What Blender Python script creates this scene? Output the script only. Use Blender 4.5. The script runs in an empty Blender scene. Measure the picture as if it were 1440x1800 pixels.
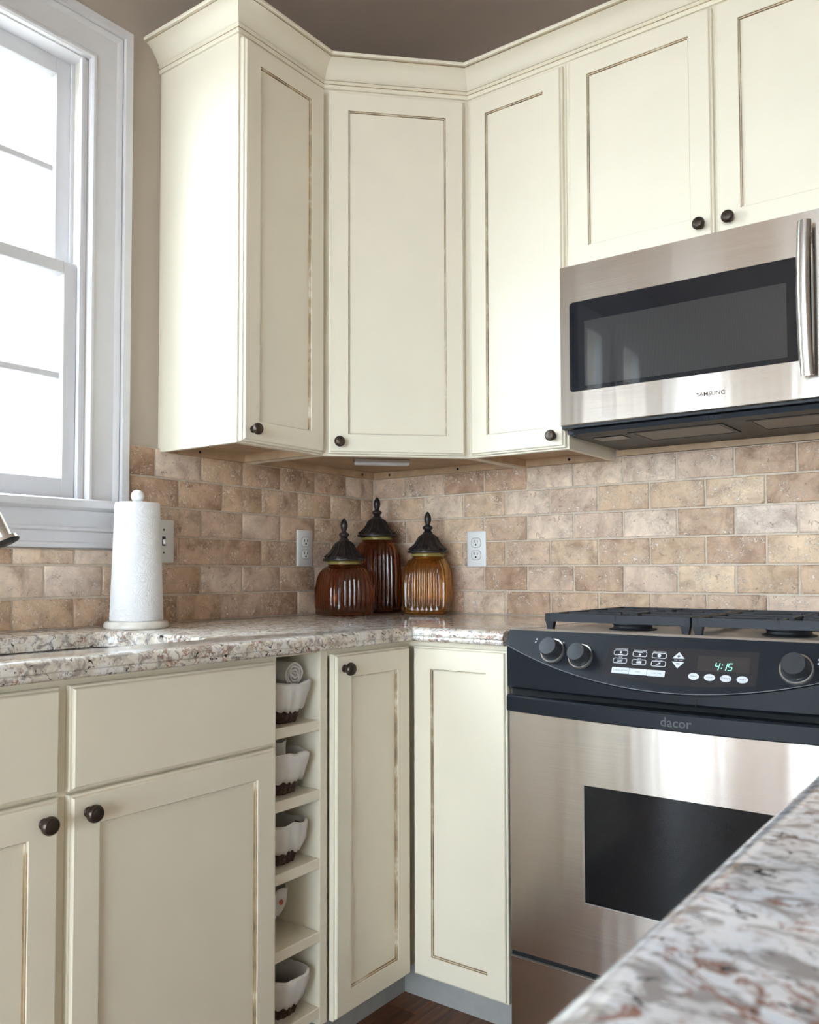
import bpy, bmesh, math, random
from mathutils import Vector, Matrix, noise
random.seed(7)
S = 0.0254          # everything below is laid out in inches, corner of the two walls = origin
ZO = 1.3            # the floor lies at z = -1.3 in those inches
def W(x, y, z): return Vector((x*S, y*S, (z+ZO)*S))
scene = bpy.context.scene
COL = scene.collection

# ------------------------------------------------------------------ camera
cam_d = bpy.data.cameras.new('camera'); cam = bpy.data.objects.new('camera', cam_d); COL.objects.link(cam)
yaw, pit, rol = math.radians(36.631), math.radians(2.16), math.radians(-0.11)
F = Vector((-math.sin(yaw)*math.cos(pit), math.cos(yaw)*math.cos(pit), math.sin(pit)))
R0 = F.cross(Vector((0, 0, 1))).normalized(); U0 = R0.cross(F)
Rv = math.cos(rol)*R0 + math.sin(rol)*U0; Uv = -math.sin(rol)*R0 + math.cos(rol)*U0
m = Matrix((Rv, Uv, -F)).transposed().to_4x4(); m.translation = W(74.538, -92.741, 41.375)
cam.matrix_world = m
cam_d.sensor_width = 36; cam_d.sensor_fit = 'AUTO'; cam_d.lens = 1505.566/1800*36
cam_d.shift_x = (720-711.65)/1800; cam_d.shift_y = (947.73-900)/1800
cam_d.clip_start = 0.02; cam_d.clip_end = 200
cam_d.dof.use_dof = True; cam_d.dof.focus_distance = 2.3; cam_d.dof.aperture_fstop = 14
scene.camera = cam

# ------------------------------------------------------------------ world and exposure
wd = bpy.data.worlds.new('sky'); scene.world = wd; wd.use_nodes = True
bg = wd.node_tree.nodes['Background']; bg.inputs[0].default_value = (0.82, 0.93, 1.08, 1); bg.inputs[1].default_value = 9.0
vs = scene.view_settings; vs.view_transform = 'Standard'; vs.look = 'None'; vs.gamma = 1; vs.use_curve_mapping = False; vs.exposure = 1.17
def portal(name, loc, rot, sx, sz):
    l = bpy.data.lights.new(name, 'AREA'); l.shape = 'RECTANGLE'; l.size = sx*S; l.size_y = sz*S; l.cycles.is_portal = True
    o = bpy.data.objects.new(name, l); COL.objects.link(o); o.location = W(*loc); o.rotation_euler = rot
HP = math.pi/2
# daylight enters by the windows: portals only guide the sampling of the sky
WINS = [('window_1', -78.3, -44.9, 48.3, 92.2), ('window_2', -106, -97, 24, 92), ('window_3', -127, -116, 24, 92), ('door_1', -204, -160, 2, 84)]
for n, a, b, c, d in WINS: portal('portal_'+n, (-5.5, (a+b)/2, (c+d)/2), (0, -HP, 0), d-c, b-a)
REAR = (8, 178, 2, 96)
portal('portal_rear', ((REAR[0]+REAR[1])/2, -290.5, (REAR[2]+REAR[3])/2), (HP, 0, math.pi), REAR[1]-REAR[0], REAR[3]-REAR[2])

# ------------------------------------------------------------------ materials
def mat(name): 
    M = bpy.data.materials.new(name); M.use_nodes = True
    return M, M.node_tree.nodes, M.node_tree.links, M.node_tree.nodes['Principled BSDF']
def setp(b, **k):
    for q, v in k.items():
        i = b.inputs[q.replace('_', ' ')]
        i.default_value = (*v, 1) if isinstance(v, tuple) and len(v) == 3 and i.type == 'RGBA' else v
def ramp(N, stops, interp='LINEAR'):
    r = N.new('ShaderNodeValToRGB'); r.color_ramp.interpolation = interp
    e = r.color_ramp.elements
    while len(e) < len(stops): e.new(0.5)
    for i, (p, c) in enumerate(stops):
        e[i].position = p; e[i].color = (*c, 1) if not isinstance(c, (int, float)) else (c, c, c, 1)
    return r
def coords(N, L, scale=(1, 1, 1), kind='Object', loc=(0, 0, 0), rot=(0, 0, 0)):
    t = N.new('ShaderNodeTexCoord'); mp = N.new('ShaderNodeMapping')
    mp.inputs['Scale'].default_value = scale; mp.inputs['Location'].default_value = loc; mp.inputs['Rotation'].default_value = rot
    L.new(t.outputs[kind], mp.inputs[0]); return mp.outputs[0]
def noi(N, L, vec, scale, detail=3, rough=0.55, dist=0):
    n = N.new('ShaderNodeTexNoise'); n.inputs['Scale'].default_value = scale; n.inputs['Detail'].default_value = detail
    n.inputs['Roughness'].default_value = rough; n.inputs['Distortion'].default_value = dist
    if vec is not None: L.new(vec, n.inputs['Vector'])
    return n.outputs[0]
def mix(N, L, fac, a, b, mode='MIX'):
    x = N.new('ShaderNodeMix'); x.data_type = 'RGBA'; x.blend_type = mode
    for sock, val in ((x.inputs[0], fac), (x.inputs[6], a), (x.inputs[7], b)):
        if hasattr(val, 'is_linked'): L.new(val, sock)
        else: sock.default_value = val if isinstance(val, (int, float)) else (*val, 1)
    return x.outputs[2]
def bump(N, L, b, h, strength=0.2, dist=0.001):
    k = N.new('ShaderNodeBump'); k.inputs['Strength'].default_value = strength; k.inputs['Distance'].default_value = dist
    L.new(h, k.inputs['Height']); L.new(k.outputs[0], b.inputs['Normal'])
def simple(name, col, rough=0.5, metal=0.0, vary=0.06, scale=30, bmp=0.0, bscale=300, **k):
    M, N, L, b = mat(name); v = coords(N, L)
    r = ramp(N, [(0.3, tuple(c*(1-vary) for c in col)), (0.7, tuple(min(1, c*(1+vary)) for c in col))]); L.new(noi(N, L, v, scale), r.inputs[0])
    L.new(r.outputs[0], b.inputs['Base Color']); setp(b, Roughness=rough, Metallic=metal, **k)
    if bmp: bump(N, L, b, noi(N, L, v, bscale, 2), bmp)
    return M
PAINT_C = (0.83, 0.755, 0.61)
M_paint = simple('cream_cabinet_paint', PAINT_C, 0.33, vary=0.02, scale=6, bmp=0.04, bscale=90)
def glaze_mat():
    M, N, L, b = mat('brown_glaze_line'); v = coords(N, L)
    r = ramp(N, [(0.35, (0.15, 0.085, 0.035)), (0.55, (0.34, 0.23, 0.11)), (0.74, PAINT_C)]); L.new(noi(N, L, v, 14, 4, 0.6), r.inputs[0])
    L.new(r.outputs[0], b.inputs['Base Color']); setp(b, Roughness=0.45); return M
M_glaze = glaze_mat()
M_glaze_dark = simple('brown_glaze_crown', (0.30, 0.21, 0.11), 0.5, vary=0.4, scale=12)
M_trim = simple('white_trim_paint', (0.68, 0.665, 0.68), 0.3, vary=0.015, bmp=0.03, bscale=60)
M_wall = simple('taupe_wall_paint', (0.48, 0.41, 0.345), 0.7, vary=0.03, scale=4, bmp=0.12, bscale=400)
M_ceil = simple('taupe_ceiling_paint', (0.58, 0.475, 0.41), 0.8, vary=0.03, scale=3, bmp=0.15, bscale=300)
M_grout = simple('sandy_grout', (0.60, 0.50, 0.40), 0.9, vary=0.1, scale=80, bmp=0.3, bscale=500)
M_cleat = simple('pale_plywood', (0.50, 0.34, 0.21), 0.6, vary=0.15, scale=20)
M_liner = simple('beige_jamb_liner', (0.62, 0.56, 0.49), 0.5)
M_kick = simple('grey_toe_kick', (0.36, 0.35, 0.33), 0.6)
M_black = simple('black_plastic', (0.014, 0.015, 0.018), 0.42, bmp=0.25, bscale=900, Specular_IOR_Level=0.3)
M_fascia = simple('black_textured_fascia', (0.011, 0.014, 0.019), 0.34, vary=0.2, scale=500, bmp=0.3, bscale=1100, Specular_IOR_Level=0.22)
M_iron = simple('cast_iron', (0.016, 0.018, 0.023), 0.45, bmp=0.3, bscale=700, Specular_IOR_Level=0.3)
M_knobblk = simple('black_knob', (0.03, 0.034, 0.04), 0.4)
M_gap = simple('dark_void', (0.004, 0.004, 0.005), 0.8)
M_bronze = simple('oil_rubbed_bronze', (0.075, 0.055, 0.042), 0.34, 0.75, vary=0.3, scale=60)
M_bronze_hi = simple('worn_bronze_edge', (0.22, 0.15, 0.085), 0.35, 0.8, vary=0.3, scale=90)
M_iron_lid = simple('antique_dark_bronze', (0.035, 0.028, 0.027), 0.36, 0.5, vary=0.4, scale=60)
M_white = simple('white_plastic', (0.78, 0.77, 0.75), 0.35, vary=0.01)
M_ink = simple('pale_print', (0.62, 0.64, 0.68), 0.5, vary=0.02)
M_dark_ink = simple('dark_print', (0.03, 0.03, 0.04), 0.5)
M_marble = simple('cream_marble', (0.75, 0.70, 0.62), 0.2, vary=0.18, scale=25)
M_wicker = simple('dark_brown_wicker', (0.055, 0.028, 0.018), 0.45, vary=0.5, scale=120)
M_cloth = simple('white_linen', (0.74, 0.70, 0.66), 0.9, vary=0.04, scale=40, bmp=0.5, bscale=900)
M_red = simple('red_button', (0.35, 0.06, 0.03), 0.4)
M_chrome = simple('polished_chrome', (0.80, 0.81, 0.83), 0.08, 1.0, vary=0.02)
M_soil = simple('outdoor_paving', (0.30, 0.27, 0.22), 0.9, vary=0.2, scale=2)
def steel(name, col, rough, along='x', wav=0.25):
    M, N, L, b = mat(name); v = coords(N, L)
    sc = (3, 3, 900) if along == 'x' else (900, 900, 3)
    g = noi(N, L, coords(N, L, sc), 1.0, 2, 0.6)
    r = ramp(N, [(0.3, tuple(c*0.86 for c in col)), (0.7, col)]); L.new(g, r.inputs[0]); L.new(r.outputs[0], b.inputs['Base Color'])
    setp(b, Metallic=1.0, Roughness=rough, Anisotropic=0.92)
    tg = N.new('ShaderNodeTangent'); tg.direction_type = 'UV_MAP'; tg.uv_map = 'UVMap'; L.new(tg.outputs[0], b.inputs['Tangent'])
    w = noi(N, L, coords(N, L, (15, 15, 1.0)), 1.0, 2, 0.5)
    bump(N, L, b, w, wav, 0.003); return M
M_steel = steel('brushed_stainless', (0.70, 0.645, 0.59), 0.2)
M_steel2 = steel('brushed_stainless_cooktop', (0.62, 0.58, 0.54), 0.3, wav=0.05)
def glassy(name, col, rough=0.03, spec=0.5, coat=0.0):
    M, N, L, b = mat(name); v = coords(N, L); r = ramp(N, [(0.3, tuple(c*0.9 for c in col)), (0.7, col)]); L.new(noi(N, L, v, 5), r.inputs[0])
    L.new(r.outputs[0], b.inputs['Base Color']); setp(b, Roughness=rough, Specular_IOR_Level=spec); return M
M_blackglass = glassy('black_glass', (0.010, 0.012, 0.016), 0.03, 0.5)
M_panelglass = glassy('control_overlay', (0.022, 0.022, 0.026), 0.22, 0.5)
M_disp = glassy('display_window', (0.040, 0.036, 0.036), 0.15, 0.5)
def screen_mat(name, ca, cb, sc, rough, angle, spec=0.7):
    M, N, L, b = mat(name); v = coords(N, L, (sc, sc, sc), rot=(0, angle, 0))
    w = N.new('ShaderNodeTexWave'); w.bands_direction = 'X'; w.inputs['Scale'].default_value = 1; L.new(v, w.inputs['Vector'])
    w2 = N.new('ShaderNodeTexWave'); w2.bands_direction = 'Z'; w2.inputs['Scale'].default_value = 1; L.new(v, w2.inputs['Vector'])
    r = ramp(N, [(0.35, ca), (0.75, cb)]); L.new(mix(N, L, 0.5, w.outputs[0], w2.outputs[0], 'MULTIPLY'), r.inputs[0])
    L.new(r.outputs[0], b.inputs['Base Color']); setp(b, Roughness=rough, Specular_IOR_Level=spec); return M
M_screen = screen_mat('microwave_screen', (0.025, 0.026, 0.028), (0.065, 0.065, 0.065), 190, 0.02, 0)
M_ovenglass = screen_mat('oven_window_screen', (0.006, 0.007, 0.008), (0.018, 0.016, 0.016), 160, 0.07, 0.7, 0.3)
M_filter = screen_mat('grease_filter_mesh', (0.03, 0.025, 0.02), (0.28, 0.23, 0.17), 130, 0.4, 0.6)
def pane_mat():
    M, N, L, b = mat('window_glass'); N.remove(b)
    t = N.new('ShaderNodeBsdfTransparent'); g = N.new('ShaderNodeBsdfGlossy'); g.inputs['Roughness'].default_value = 0.02
    t.inputs[0].default_value = (0.95, 0.98, 0.97, 1); x = N.new('ShaderNodeMixShader'); x.inputs[0].default_value = 0.05
    L.new(t.outputs[0], x.inputs[1]); L.new(g.outputs[0], x.inputs[2]); L.new(x.outputs[0], N['Material Output'].inputs[0]); return M
M_pane = pane_mat()
def amber(name, col, dens):
    M, N, L, b = mat(name); v = coords(N, L); r = ramp(N, [(0.3, tuple(c*0.8 for c in col)), (0.7, col)]); L.new(noi(N, L, v, 9), r.inputs[0])
    L.new(r.outputs[0], b.inputs['Base Color']); setp(b, Roughness=0.09, IOR=1.45, Transmission_Weight=dens); return M
M_amber_dark = amber('dark_amber_glass', (0.50, 0.16, 0.05), 0.95)
M_amber = amber('golden_amber_glass', (0.88, 0.45, 0.09), 0.95)
M_neck = amber('olive_glass_neck', (0.62, 0.48, 0.14), 0.6)
def emit(name, col, s):
    M, N, L, b = mat(name); v = coords(N, L); r = ramp(N, [(0.0, tuple(c*0.95 for c in col)), (1.0, col)]); L.new(noi(N, L, v, 5), r.inputs[0])
    L.new(r.outputs[0], b.inputs['Emission Color']); setp(b, Base_Color=(0, 0, 0), Emission_Strength=s); return M
M_led = emit('green_display_segments', (0.25, 1.0, 0.72), 1.6)
M_lens = simple('white_light_lens', (0.70, 0.70, 0.72), 0.3)
def travertine():
    M, N, L, b = mat('tumbled_travertine')
    oi = N.new('ShaderNodeObjectInfo'); t = N.new('ShaderNodeTexCoord')
    add = N.new('ShaderNodeVectorMath'); add.operation = 'ADD'; sc = N.new('ShaderNodeVectorMath'); sc.operation = 'SCALE'; sc.inputs['Scale'].default_value = 7.3
    cmb = N.new('ShaderNodeCombineXYZ')
    for i in range(3): L.new(oi.outputs['Random'], cmb.inputs[i])
    L.new(cmb.outputs[0], sc.inputs[0]); L.new(t.outputs['Object'], add.inputs[0]); L.new(sc.outputs[0], add.inputs[1]); v = add.outputs[0]
    base = ramp(N, [(0.0, (0.48, 0.35, 0.255)), (0.22, (0.60, 0.475, 0.36)), (0.45, (0.68, 0.58, 0.49)), (0.62, (0.56, 0.43, 0.31)), (0.8, (0.72, 0.60, 0.45)), (1.0, (0.74, 0.68, 0.61))]); L.new(oi.outputs['Random'], base.inputs[0])
    cloud = ramp(N, [(0.30, (0.55, 0.47, 0.42)), (0.5, (0.95, 0.91, 0.88)), (0.68, (1.2, 1.17, 1.12))]); L.new(noi(N, L, v, 16, 6, 0.62, 0.6), cloud.inputs[0])
    c1 = mix(N, L, 1.0, base.outputs[0], cloud.outputs[0], 'MULTIPLY')
    pit = ramp(N, [(0.53, 0.0), (0.60, 1.0)]); pn = noi(N, L, v, 130, 5, 0.7, 1.0); L.new(pn, pit.inputs[0])
    reg = ramp(N, [(0.42, 0.0), (0.6, 1.0)]); L.new(noi(N, L, v, 22, 2), reg.inputs[0])
    pm = mix(N, L, 1.0, pit.outputs[0], reg.outputs[0], 'MULTIPLY')
    c2 = mix(N, L, pm, c1, (0.86, 0.81, 0.75))
    dk = ramp(N, [(0.60, 0.0), (0.68, 0.8)]); L.new(noi(N, L, v, 60, 5, 0.7, 0.8), dk.inputs[0])
    c3 = mix(N, L, 1.0, mix(N, L, dk.outputs[0], c2, (0.26, 0.17, 0.11)), (1.03, 0.935, 0.875), 'MULTIPLY')
    L.new(c3, b.inputs['Base Color']); setp(b, Roughness=0.62, Specular_IOR_Level=0.35)
    bump(N, L, b, mix(N, L, 0.5, noi(N, L, v, 90, 5, 0.7), pm), 0.8, 0.002); return M
M_tile = travertine()
def granite(name, base, cool, s, stretch):
    M, N, L, b = mat(name); v = coords(N, L, stretch, rot=(0, 0, 0.6))
    c0 = ramp(N, [(0.36, tuple(x*0.78 for x in base)), (0.46, base), (0.62, cool), (0.72, base)]); L.new(noi(N, L, v, 9*s, 4, 0.6, 0.5), c0.inputs[0])
    gm = ramp(N, [(0.50, 0.0), (0.60, 0.85)]); L.new(noi(N, L, v, 22*s, 4, 0.6, 1.2), gm.inputs[0])
    c1 = mix(N, L, gm.outputs[0], c0.outputs[0], (0.30, 0.26, 0.24))
    rm = ramp(N, [(0.465, 0.0), (0.495, 1.0), (0.525, 0.0)]); rg = ramp(N, [(0.46, 0.0), (0.54, 1.0)])
    L.new(noi(N, L, v, 10*s, 5, 0.6, 1.6), rm.inputs[0]); L.new(noi(N, L, v, 6*s, 2), rg.inputs[0])
    c2 = mix(N, L, mix(N, L, 1.0, rm.outputs[0], rg.outputs[0], 'MULTIPLY'), c1, (0.27, 0.095, 0.045))
    bm_ = ramp(N, [(0.60, 0.0), (0.65, 1.0)]); L.new(noi(N, L, v, 34*s, 4, 0.65, 1.0), bm_.inputs[0])
    c3 = mix(N, L, bm_.outputs[0], c2, (0.022, 0.02, 0.024))
    L.new(c3, b.inputs['Base Color']); setp(b, Roughness=0.08, Specular_IOR_Level=0.55); return M
M_gran = granite('cream_granite', (0.74, 0.67, 0.57), (0.80, 0.77, 0.74), 2.2, (1, 1, 1))
M_gran2 = granite('white_island_granite', (0.82, 0.80, 0.80), (0.72, 0.75, 0.80), 2.5, (0.75, 1.1, 1))
def wood():
    M, N, L, b = mat('red_brown_oak'); oi = N.new('ShaderNodeObjectInfo'); v = coords(N, L, (28, 1.6, 28))
    r = ramp(N, [(0.3, (0.10, 0.035, 0.014)), (0.55, (0.20, 0.075, 0.03)), (0.75, (0.27, 0.11, 0.045))]); L.new(noi(N, L, v, 2.5, 5, 0.6, 0.8), r.inputs[0])
    k = ramp(N, [(0.0, 0.65), (1.0, 1.15)]); L.new(oi.outputs['Random'], k.inputs[0])
    L.new(mix(N, L, 1.0, r.outputs[0], k.outputs[0], 'MULTIPLY'), b.inputs['Base Color']); setp(b, Roughness=0.3); return M
M_wood = wood()
def paper():
    M, N, L, b = mat('embossed_paper'); v = coords(N, L)
    nz = N.new('ShaderNodeTexNoise'); nz.inputs['Scale'].default_value = 22; L.new(v, nz.inputs['Vector'])
    vo = N.new('ShaderNodeTexVoronoi'); vo.inputs['Scale'].default_value = 24; L.new(mix(N, L, 0.05, v, nz.outputs[1]), vo.inputs['Vector'])
    mu = N.new('ShaderNodeMath'); mu.operation = 'MULTIPLY'; mu.inputs[1].default_value = 52; L.new(vo.outputs['Distance'], mu.inputs[0])
    w = N.new('ShaderNodeMath'); w.operation = 'SINE'; L.new(mu.outputs[0], w.inputs[0])
    r = ramp(N, [(0.0, (0.80, 0.79, 0.79)), (1.0, (0.84, 0.83, 0.83))]); L.new(w.outputs[0], r.inputs[0]); L.new(r.outputs[0], b.inputs['Base Color'])
    setp(b, Roughness=0.9); bump(N, L, b, w.outputs[0], 0.3, 0.0012); return M
M_paper = paper()

# ------------------------------------------------------------------ geometry helpers (inches)
ORG = {}
class MB:
    def __init__(s): s.bm = bmesh.new(); s.mi = 0
    def face(s, vs):
        try: f = s.bm.faces.new(vs); f.material_index = s.mi; return f
        except ValueError: return None
    def box(s, x0, x1, y0, y1, z0, z1, bev=0, seg=1):
        t = bmesh.new(); bmesh.ops.create_cube(t, size=1)
        for v in t.verts: v.co = Vector(((x0+x1)/2+v.co.x*(x1-x0), (y0+y1)/2+v.co.y*(y1-y0), (z0+z1)/2+v.co.z*(z1-z0)))
        if bev: bmesh.ops.bevel(t, geom=t.edges[:], offset=bev, segments=seg, affect='EDGES', profile=0.5)
        s.merge(t); return s
    def merge(s, t, mtx=None):
        mp = {}
        for v in t.verts: mp[v] = s.bm.verts.new(mtx @ v.co if mtx else v.co)
        for f in t.faces:
            g = s.face([mp[v] for v in f.verts])
            if g: g.material_index = s.mi if f.material_index == 0 else f.material_index
        t.free(); return s
    def rings(s, loops, closed=True, cap0=False, cap1=False, mats=None, loopclosed=False):
        rv = [[s.bm.verts.new(p) for p in l] for l in loops]; n = len(rv[0]); old = s.mi
        pairs = list(zip(range(len(rv)-1), range(1, len(rv))))
        if loopclosed: pairs.append((len(rv)-1, 0))
        for k, (a, b) in enumerate(pairs):
            if mats: s.mi = mats[k]
            for i in range(n if closed else n-1):
                j = (i+1) % n; s.face([rv[a][i], rv[a][j], rv[b][j], rv[b][i]])
        s.mi = old
        if cap0: s.face(rv[0][::-1])
        if cap1: s.face(rv[-1])
        return rv
    def lathe(s, prof, c=(0, 0, 0), n=24, axis='z', cap0=True, cap1=True):
        L = []
        for r, h in prof:
            l = []
            for i in range(n):
                a = 2*math.pi*i/n; x, y = r*math.cos(a), r*math.sin(a)
                l.append(Vector(c)+(Vector((x, y, h)) if axis == 'z' else Vector((h, x, y)) if axis == 'x' else Vector((y, h, x))))
            L.append(l)
        s.rings(L, cap0=cap0, cap1=cap1); return s
    def tube(s, path, rad, n=12, cap=True):
        P = [Vector(p) for p in path]; rad = rad if isinstance(rad, (list, tuple)) else [rad]*len(P); L = []; up = None
        for i, p in enumerate(P):
            d = (P[min(i+1, len(P)-1)]-P[max(i-1, 0)]).normalized()
            if up is None: up = d.orthogonal().normalized()
            up = (up-d*up.dot(d)).normalized(); sd = d.cross(up)
            L.append([p+rad[i]*(math.cos(2*math.pi*k/n)*up+math.sin(2*math.pi*k/n)*sd) for k in range(n)])
        s.rings(L, cap0=cap, cap1=cap); return s
    def prism(s, poly, axis, a, b):   # poly of 2D points extruded along axis from a to b
        f = {'x': lambda p, t: (t, p[0], p[1]), 'y': lambda p, t: (p[0], t, p[1]), 'z': lambda p, t: (p[0], p[1], t)}[axis]
        s.rings([[f(p, a) for p in poly], [f(p, b) for p in poly]], cap0=True, cap1=True); return s
    def xf(s, mtx): bmesh.ops.transform(s.bm, matrix=mtx, verts=s.bm.verts[:]); return s
    def mesh(s, name, origin=(0, 0, 0), local=False, smooth=35):
        bm = s.bm; bmesh.ops.recalc_face_normals(bm, faces=bm.faces[:]); o = Vector(origin)
        for v in bm.verts: v.co = (v.co-o)*S
        me = bpy.data.meshes.new(name); bm.to_mesh(me); bm.free()
        uv = me.uv_layers.new(name='UVMap')
        for l in me.loops:
            c = me.vertices[l.vertex_index].co; uv.data[l.index].uv = (c.z+c.y*0.11, c.x+c.y*0.37)
        if smooth:
            me.polygons.foreach_set('use_smooth', [True]*len(me.polygons)); me.set_sharp_from_angle(angle=math.radians(smooth))
        return me
    def build(s, name, mats, parent=None, origin=None, smooth=35):
        if origin is None: origin = ORG[parent] if parent else (0, 0, 0)
        me = s.mesh(name, origin, smooth=smooth)
        for q in (mats if isinstance(mats, (list, tuple)) else [mats]): me.materials.append(q)
        return put(name, me, origin, parent)
def put(name, data, origin, parent=None):
    o = bpy.data.objects.new(name, data); COL.objects.link(o); ORG[o] = tuple(origin)
    if parent: o.parent = parent; o.location = W(*origin)-W(*ORG[parent])
    else: o.location = W(*origin)
    return o
def tag(o, label, cat, group=None):
    o['label'] = label; o['category'] = cat
    if group: o['group'] = group
    return o
def thing(name, origin, label, cat, group=None): return tag(put(name, None, origin), label, cat, group)
def struct(o): o['kind'] = 'structure'; return o
def text_bm(txt, size, depth=0.02, shear=0.0, bold=0.0):
    c = bpy.data.curves.new('t', 'FONT'); c.body = txt; c.size = size; c.extrude = depth; c.align_x = 'CENTER'; c.align_y = 'CENTER'; c.shear = shear; c.resolution_u = 2; c.offset = bold
    o = bpy.data.objects.new('t', c); COL.objects.link(o); dg = bpy.context.evaluated_depsgraph_get(); me = o.evaluated_get(dg).to_mesh()
    t = bmesh.new(); t.from_mesh(me); o.evaluated_get(dg).to_mesh_clear(); bpy.data.objects.remove(o); bpy.data.curves.remove(c); return t
def frame(O, u, n, up=(0, 0, 1)):   # local (a along u, b up, c outward) -> room inches
    m = Matrix((Vector(u).normalized(), Vector(up).normalized(), Vector(n).normalized())).transposed().to_4x4(); m.translation = Vector(O); return m
def rect(a0, a1, b0, b1, c): return [(a0, b0, c), (a1, b0, c), (a1, b1, c), (a0, b1, c)]
def rrect(a0, a1, b0, b1, r, c, n=5):
    out = []
    for cx, cy, s in ((a1-r, b0+r, -90), (a1-r, b1-r, 0), (a0+r, b1-r, 90), (a0+r, b0+r, 180)):
        for i in range(n+1):
            t = math.radians(s+90*i/n); out.append((cx+r*math.cos(t), cy+r*math.sin(t), c))
    return out

# ------------------------------------------------------------------ room shell
XR, YR, ZC = 190, -290, 108
def wall_with_holes(name, axis, t0, t1, lo, hi, holes, matl, zb=-1.3, zt=ZC):
    b = MB(); hs = sorted(holes); cur = lo
    def seg(a, c, z0, z1):
        if c-a < 0.01 or z1-z0 < 0.01: return
        b.box(*((t0, t1, a, c, z0, z1) if axis == 'x' else (a, c, t0, t1, z0, z1)))
    for a, c, z0, z1 in hs:
        seg(cur, a, zb, zt); seg(a, c, zb, z0); seg(a, c, z1, zt); cur = c
    seg(cur, hi, zb, zt)
    return struct(b.build(name, matl, smooth=0))
wall_left = wall_with_holes('wall_left', 'x', -5, 0, YR, 5, [(a, b, c, d) for n, a, b, c, d in WINS], M_wall)
wall_back = wall_with_holes('wall_back', 'y', 0, 5, 0, XR, [], M_wall)
wall_right = wall_with_holes('wall_right', 'x', XR, XR+5, YR, 5, [], M_wall)
wall_rear = wall_with_holes('wall_front', 'y', YR-5, YR, -5, XR+5, [REAR], M_wall)
ceiling = struct(MB().box(-5, XR+5, YR-5, 5, ZC, ZC+4).build('ceiling', M_ceil, smooth=0))
floor = struct(MB().box(-5, XR+5, YR-5, 5, -5, -1.75).build('floor', M_gap, smooth=0))
pl_me = {}
for i in range(38):
    y = YR; k = 0
    off = random.uniform(20, 60)
    while y < -0.01:
        ln = min(off if k == 0 else 56.0, -y); key = round(ln, 2)
        if key not in pl_me:
            me = MB().box(0.02, 4.98, 0.03, ln-0.03, 0, 0.45, 0.04).mesh('plank'); me.materials.append(M_wood); pl_me[key] = me
        put('plank', pl_me[key], (i*5.0, y, -1.75), floor); y += ln; k += 1
lawn = struct(MB().box(-900, 900, -900, 500, -22, -20).build('ground', M_soil, smooth=0))

# ------------------------------------------------------------------ the window over the sink
YC = -61.6
win = struct(put('window_1', None, (0, YC, 48.3)))
CP = [(0, 0), (0, .5), (.18, .68), (.42, .68), (.55, .5), (.75, .45), (2.75, .62), (3.0, .85), (3.25, .9), (3.4, .78), (3.5, 1.15), (4.3, 1.15), (4.4, 1.05), (4.4, 0)]
def casing(parent, yi, sgn, z0, z1, prof):
    MB_ = MB(); MB_.rings([[(h, yi+sgn*t, z0) for t, h in prof], [(h, yi+sgn*t, z1+t) for t, h in prof]], cap0=True, cap1=True); return MB_.build('casing', M_trim, parent)
YI = YC+16.85
casing(win, YI, 1, 48.3, 92.1, CP); casing(win, 2*YC-YI, -1, 48.3, 92.1, CP)
b = MB(); b.rings([[(h, YI+t, 92.1+t) for t, h in CP], [(h, 2*YC-YI-t, 92.1+t) for t, h in CP]], cap0=True, cap1=True); b.build('casing_head', M_trim, win)
b = MB(); b.prism([(-2, 48.3), (1.7, 48.3), (2.0, 48.15), (2.1, 47.85), (2.0, 47.5), (1.7, 47.3), (1.2, 47.2), (-2, 47.2)], 'y', 2*YC+39.7, -39.7); b.build('stool', M_trim, win)
b = MB(); b.prism([(0, 47.2), (1.25, 47.2), (1.25, 46.75), (1.1, 46.5), (1.0, 46.0), (0.8, 45.7), (0.95, 45.6), (0.95, 45.35), (0.7, 45.2), (0.65, 44.25), (0.85, 44.15), (0.85, 43.75), (0.75, 43.65), (0, 43.65)], 'y', 2*YC+40.4, -40.4); b.build('apron', M_trim, win)
for s in (1, -1):
    ye = YC+s*16.7
    b = MB(); b.box(-5, 0.0, min(ye, ye-s*0.25), max(ye, ye-s*.25), 48.3, 92.2); b.build('jamb', M_trim, win)
    for xa, xb, mm in ((-0.45, 0.05, M_trim), (-1.95, -1.75, M_trim), (-1.72, -0.5, M_liner)):
        b = MB(); yd = ye-s*(0.62 if mm is M_trim else 0.3); b.box(xa, xb, min(ye-s*.2, yd), max(ye-s*.2, yd), 48.3, 92.0, 0.03); b.build('jamb_stop', mm, win)
MB().box(-5, 0, YC-16.7, YC+16.7, 91.95, 92.2).build('head_jamb', M_trim, win)
MB().box(-5, -1.9, YC-16.7, YC+16.7, 48.3, 48.55).build('sill', M_trim, win)
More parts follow.
